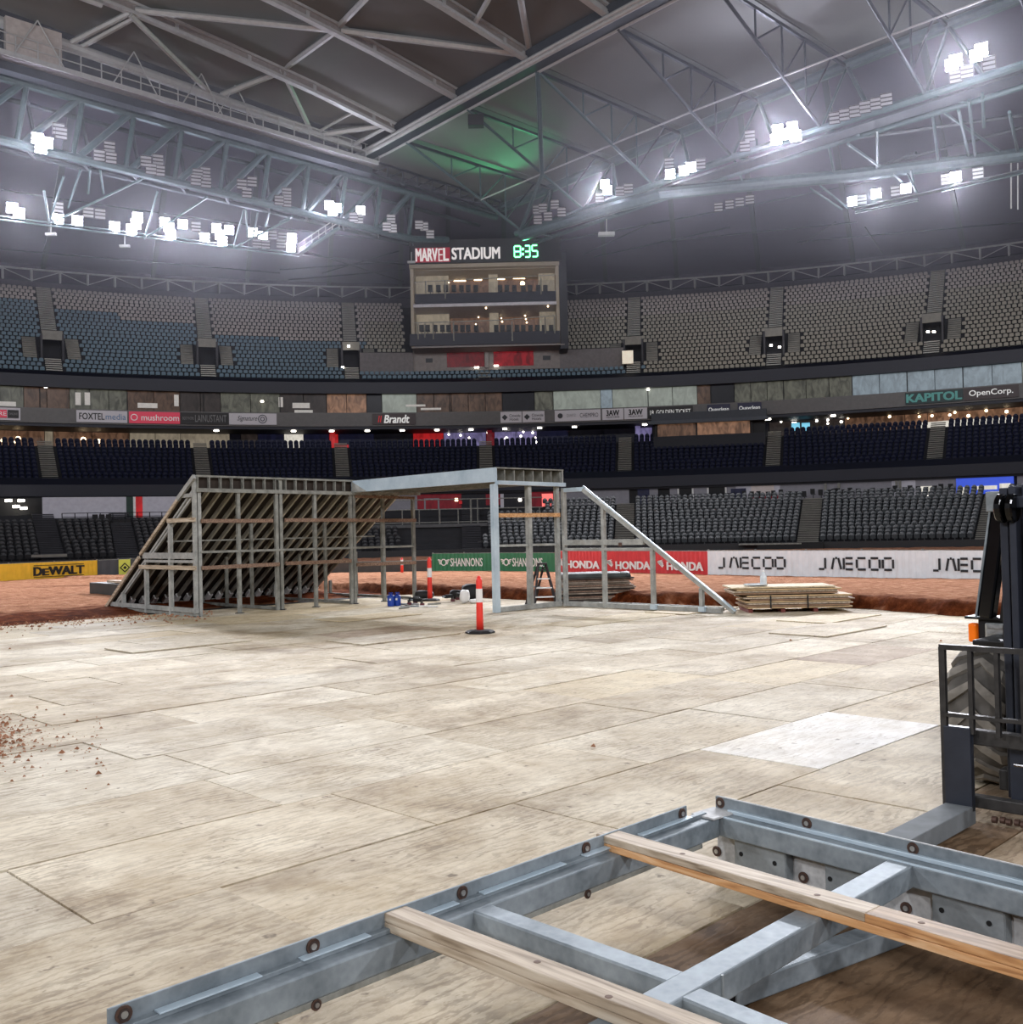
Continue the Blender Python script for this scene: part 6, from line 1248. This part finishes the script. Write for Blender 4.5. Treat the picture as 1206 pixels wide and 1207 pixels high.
# chassis, bonnet, counterweight, seat, steering
fb('chassis', 7.9, 10.5, 1.5, 2.8, .45, .95, BLACK, .03); fb('dash_panel', 8.2, 8.5, 1.35, 2.92, .9, 1.25, BLACK, .02); fb('mudguard', 7.95, 8.8, 2.78, 3.05, 1.10, 1.14, BLACK, .01); fb('bonnet', 9.0, 10.4, 1.6, 2.7, .95, 1.3, BLACK, .05); fb('counterweight', 10.3, 11.0, 1.45, 2.85, .3, 1.35, BLACK, .1)
fb('seat_cushion', 9.0, 9.5, 1.85, 2.4, 1.3, 1.42, BLACKM, .04); fb('seat_back', 9.45, 9.58, 1.85, 2.4, 1.4, 1.9, BLACKM, .04)
mk('steering_wheel', lathe(MB(), P(8.5, 2.15, 1.5), [(.17, 0), (.19, .01), (.17, .02)], 20, ax=Vector((-.4, -.4, .8))), BLACKM, fk); mk('steering_column', MB().tube([P(8.2, 2.15, 1.1), P(8.5, 2.15, 1.5)], .03, 8), BLACKM, fk)
# overhead guard
for a0, b0_, a1, b1_ in ((8.42, 3.11, 8.38, 2.95), (8.42, 1.19, 8.38, 1.35), (9.9, 3.05, 9.7, 2.92), (9.9, 1.25, 9.7, 1.38)):
    mk('guard_pillar', MB().bar(P(a0, b0_, 1.27), P(a1, b1_, 2.2), .12, .13, up=P(1, 0)), mat('glossy_black_paint', (14, 15, 18), .15, .2, var=0), fk, bevel=.02)
mk('inner_pillar', MB().bar(P(8.4, 2.98, 1.25), P(8.36, 2.84, 2.2), .035, .05, up=P(1, 0)), BLACK, fk); mk('edge_trim', MB().bar(P(8.36, 3.17, 1.27), P(8.32, 3.01, 2.2), .015, .02, up=P(1, 0)), GALV, fk)
fb('guard_roof', 8.05, 9.8, 1.35, 2.95, 2.2, 2.26, BLACK, .02)
# lamps
fb('headlight_bucket', 8.42, 8.55, 2.93, 3.18, 1.03, 1.26, BLACKM, .01); fb('headlight_lens', 8.39, 8.42, 2.96, 3.12, 1.06, 1.23, LENS, .02); fb('indicator_lens', 8.39, 8.47, 3.185, 3.25, 1.07, 1.22, ORANGE, .015); fb('lamp_cover', 8.38, 8.6, 2.9, 3.27, 1.255, 1.275, BLACK, .004)
for k in range(3): fb('lens_ridge', 8.38, 8.395, 2.98, 3.10, 1.10 + k * .045, 1.108 + k * .045, LENS, 0)
# wheels
def wheel(a, b, r, w_, lugs, label=None):
    c = P(a, b, r); ax = P(0, 1); wh = mk('tyre', lathe(MB(), c, [(r * .62, -w_ * .5), (r * .86, -w_ * .53), (r * .94, -w_ * .42), (r * .95, 0), (r * .94, w_ * .42), (r * .86, w_ * .53), (r * .62, w_ * .5)], 36, ax=ax), RUBBER, fk, smooth=True, loc=c - fk.location, label=label)
    mk('rim', lathe(MB(), c, [(r * .3, -w_ * .4), (r * .63, -w_ * .44), (r * .63, w_ * .44), (r * .3, w_ * .4)], 24, ax=ax), mat('dark_wheel_rim', (60, 60, 62), .5, .4), fk)
    t0 = Vector((Q, Q, 0)); zz_ = Vector((0, 0, 1)); pt = lambda t, rr, ww: c + (t0 * cos(t) + zz_ * sin(t)) * rr + ax * ww
    if lugs:
        for s_ in (-1, 1):
            base = MB(); tt = 0.
            secs = [(tt, .0, .955, .06), (tt + .12, s_ * w_ * .16, .955, .075), (tt + .30, s_ * w_ * .46, .945, .085), (tt + .36, s_ * w_ * .56, .86, .08)]
            ring = []
            for (t, ww, rr, hw) in secs:
                for rr2, sg_ in ((rr * r - .03, -1), (rr * r - .03, 1), (rr * r + .028, 1), (rr * r + .028, -1)):
                    base.v.append(pt(t + sg_ * hw, rr2, ww))
            for i in range(3):
                for j in range(4): j2 = (j + 1) % 4; base.f.append((i * 4 + j, i * 4 + j2, i * 4 + 4 + j2, i * 4 + 4 + j)); base.mi.append(0)
            base.f += [(0, 3, 2, 1), (12, 13, 14, 15)]; base.mi += [0, 0]
            first = mk('tread_lug', base, mat('dusty_lit_tread_lug', (138, 132, 122), .85, var=.25, scale=10), wh)  # lug colour raised further to look lit
            for v in first.data.vertices: pass
            for k in range(1, lugs):
                o = first.copy(); COL.objects.link(o); o.parent = wh; o.rotation_euler = Matrix.Rotation(-2 * pi * k / lugs + 0, 3, Vector(ax)).to_euler(); 
            if s_ == 1:
                for o in [x for x in wh.children]: pass
    return wh
wheel(8.35, 3.04, .52, .42, 15, 'dusty lugged front tyre, colour raised as if lit'); wheel(8.35, 1.26, .52, .42, 0); wheel(10.2, 2.9, .36, .25, 0); wheel(10.2, 1.4, .36, .25, 0)
fb('front_axle', 8.2, 8.5, 1.4, 2.8, .4, .62, BLACKM)

# ================================================================== FOREGROUND FRAME
ff = empty('steel_ramp_panel', P(4.9, 3.4, 0), 'galvanised steel panel frame lying in the foreground with bolted edge plates', 'frame')
ZT, ZB, ZP = .40, .29, .48
def rhs(nm, p, q, w_=.1, z0_=ZB, z1_=ZT, m_=GALV, parent=ff, bevel=.008): return mk(nm, MB().bar(P(p[0], p[1], (z0_ + z1_) / 2), P(q[0], q[1], (z0_ + z1_) / 2), w_, z1_ - z0_), m_, parent, bevel=bevel)
# left beam
LB = 3.42
fb_ = lambda nm, a0, a1, b0_, b1_, z0_, z1_, m_, bevel=.003, label=None: fb(nm, a0, a1, b0_, b1_, z0_, z1_, m_, bevel, ff, label)
fb_('edge_plate', 1.46, 4.76, LB, LB + .012, .24, ZP, GALV); rhs('beam', (1.40, LB - .055), (4.92, LB - .055), .105)
fb_('beam_lip', 1.5, 4.9, LB - .035, LB - .002, ZT, ZT + .02, GALV)
for a0, a1 in ((1.62, 2.02), (2.2, 2.52), (2.68, 3.0), (3.15, 3.7), (3.85, 4.2), (4.3, 4.75)): fb_('weld_strip', a0, a1, LB - .045, LB - .004, ZT + .02, ZT + .026, GALVB, .001)
fb_('bottom_lip', 1.46, 4.76, LB - .1, LB, .262, .288, GALVD)
fb_('end_cap', 1.395, 1.405, LB - .1, LB - .01, ZB, ZT, ZINC)
# right beam: slightly out of square
p0 = Vector((5.05, 3.42)); dR = Vector((-.088, -1)).normalized(); nR = Vector((-dR.y, dR.x)) * -1   # nR points to -a
if nR.x > 0: nR = -nR
def RP(s_, off, z_): q = p0 + dR * s_ + nR * off; return P(q.x, q.y, z_)
def rbox(nm, s0, s1, o0, o1, z0_, z1_, m_, bevel=.003, label=None): return mk(nm, MB().hexa([RP(s0, o0, z0_), RP(s1, o0, z0_), RP(s1, o1, z0_), RP(s0, o1, z0_), RP(s0, o0, z1_), RP(s1, o0, z1_), RP(s1, o1, z1_), RP(s0, o1, z1_)]), m_, ff, bevel=bevel, label=label)
rbox('edge_plate', -.0, 3.1, -.012, 0, .0, ZP, GALVM, label='mottled galvanised edge plate'); rbox('edge_plate_top', 0, 3.1, 0, .006, ZT + .005, ZP - .004, GALV, 0)
rbox('beam', .02, 3.1, .0, .115, ZB, ZT, GALV, .008); rbox('beam_lip', .1, 3.1, .004, .028, ZT, ZT + .022, GALVB); rbox('beam_front_lip', .1, 3.1, .1, .117, ZT - .004, ZT + .006, GALVB, .002)
rbox('corner_plate', -.02, .14, .0, .2, ZT, ZT + .012, GALVM)
def on_rp(px, py, off=.0):
    d = ray(px, py); A_0 = RP(0, off, 0); nn_ = P(nR.x, nR.y); t = (A_0 - O).dot(nn_) / d.dot(nn_); p_ = O + d * t; a_, b_ = ab(p_); return (Vector((a_, b_)) - p0).dot(dR), p_.z
for x0, y0, x1, y1 in ((866, 985, 926, 1003), (973, 1018, 1017, 1030), (1099, 1052, 1184, 1072)):
    s0, _ = on_rp(x0, y0, .06); s1, _ = on_rp(x1, y1, .06)
    rbox('bracket_plate', s0, s1, .055, .065, .12, ZB, ZINC, .004)
    for f in (.14, .80):
        q = RP(s0 + (s1 - s0) * f, .066, .205); mk('bolt_hole', lathe(MB(), q, [(.013, 0), (.013, .003)], 12, ax=P(nR.x, nR.y)), HOLE, ff)
    rbox('bracket_return', s1 - .005, s1 + .004, .0, .06, .12, ZB, ZINC, 0)
def nut(p_, ax, r=.030, m2=BOLT):
    mk('washer', lathe(MB(), p_, [(r, 0), (r, .006)], 18, ax=ax), RUST, ff); mk('nut', lathe(MB(), p_ + ax * .005, [(r * .72, 0), (r * .72, .004)], 6, ax=ax), mat('dark_nut', (70, 58, 54), .5, .3, var=.2), ff); mk('bolt_end', lathe(MB(), p_ + ax * .008, [(r * .45, 0), (r * .42, .004)], 12, ax=ax), m2, ff)
for x, y in ((850, 941), (952, 966), (1077, 995), (846, 1003), (948, 1034), (1069, 1070)):
    s_, z_ = on_rp(x, y); nut(RP(s_, .004, max(.03, min(z_, ZP - .035))), P(nR.x, nR.y).normalized())
for x, y in ((145, 1186), (368, 1103), (544, 1040), (690, 988), (803, 946)):
    p_ = on_b(x, y, LB); a_, b_ = ab(p_); nut(P(a_, LB - .002, min(p_.z, ZP - .033)), P(0, -1))
for x, y in ((372, 1161), (692, 1036)):
    p_ = on_b(x, y, LB - .1); a_, b_ = ab(p_); nut(P(a_, LB - .1, .27), P(0, -1), .022)
# cross members
rhs('cross_member', (1.5, 2.225), (4.86, 2.225), .125); rhs('joist', (3.08, 3.36), (3.08, 2.28), .11, ZB, ZT - .002); rhs('joist', (3.01, 2.17), (2.9, .5), .11, ZB, ZT - .002)
for (a_, b_) in ((3.14, 3.34), (4.86, 2.16), (4.86, 2.29), (3.2, 2.16)): mk('weld_bead', MB().tube([P(a_, b_, ZB + .005), P(a_, b_, ZT)], .006, 6), ZINC, ff)
fb_('small_offcut_plate', 4.35, 4.47, 3.3, 3.38, .26, .285, GALVD)
# loose tube on the floor under it
lt = empty('loose_steel_tube', P(3.75, 2.49, .05), 'loose galvanised square tube lying on the floor under the foreground frame', 'tube')
d_ = P(1.03, -.22).normalized(); q0 = P(3.74, 2.50, .055); q1 = q0 + d_ * 1.5
mk('tube_body', MB().bar(q0, q1, .11, .1), GALV, lt, bevel=.008); mk('open_end', MB().bar(q0 - d_ * .002, q0 + d_ * .002, .09, .08), HOLE, lt); mk('end_collar', MB().bar(q0 - d_ * .01, q0 + d_ * .06, .03, .085), ZINC, lt)
TIMR2 = timber_mat('dull_grey_brown_timber', (112, 92, 72), (162, 138, 114), (192, 168, 140))
# timbers laid on the frame
def timber(label, a0, b0_, a1, b1_, w_, split=None):
    o = empty('timber_plank', P(a0, b0_, ZT), label, 'timber'); 
    if split is None:
        mk('upper_board', MB().bar(P(a0, b0_, ZT + .057), P(a1, b1_, ZT + .057), w_, .036), TIMB, o, bevel=.004); mk('lower_board', MB().bar(P(a0, b0_ - .005, ZT + .019), P(a1, b1_, ZT + .019), w_, .036), TIMB, o, bevel=.004)
        mk('end_grain', MB().bar(P(a0, b0_ + .001, ZT + .038), P(a0, b0_ + .004, ZT + .038), w_ - .01, .07), TIMO, o)
    else:
        am, bm = a0 + (a1 - a0) * split, b0_ + (b1_ - b0_) * split
        mk('upper_board', MB().bar(P(a0, b0_, ZT + .057), P(am, bm, ZT + .057), w_, .036), TIMB, o, bevel=.004, label='weathered grey half'); ub = MB().bar(P(am, bm, ZT + .057), P(a1, b1_, ZT + .057), w_, .036); ub.mi[4] = 1; mk('upper_board', ub, [TIMO, TIMR2], o, bevel=.004, label='half with fresh orange sides and dull top')
        mk('lower_board', MB().bar(P(a0, b0_, ZT + .019), P(a1, b1_, ZT + .019), w_ - .004, .036), TIMO, o, bevel=.004)
    return o
def knots(lst):
    for a_, b_ in lst: mk('knot', lathe(MB(), P(a_, b_, ZT + .0745), [(.016, 0), (.012, .0015)], 10), mat('dark_knot', (96, 66, 44), .7), ff)
knots(((2.70, 2.62), (2.66, 2.25), (4.06, 2.95), (3.98, 2.2), (3.97, 1.75)))
timber('double grey pine board lying across the frame, nearer one at the bottom', 2.68, 3.44, 2.72, .4, .115)
timber('long pine board, grey then orange, lying across the frame at the right', 4.10, 3.47, 3.83, .1, .125, .45)


if True:
    HZ = bpy.data.materials.new('dusty_haze'); HZ.use_nodes = True; nt = HZ.node_tree; nt.nodes.clear(); ou = nt.nodes.new('ShaderNodeOutputMaterial'); pv = nt.nodes.new('ShaderNodeVolumeScatter')
    pv.inputs['Color'].default_value = (.86, .86, 1, 1); pv.inputs['Density'].default_value = .00025; pv.inputs['Anisotropy'].default_value = .84; nt.links.new(pv.outputs[0], ou.inputs['Volume'])
    hz = solo('arena_haze', MB().box((0, 78, 26), 150, 90, 27), HZ, 'thin dusty haze hanging under the roof round the floodlights', 'haze', kind='stuff')  # haze volume put in so the floodlights bloom
    HZ.cycles.homogeneous_volume = True
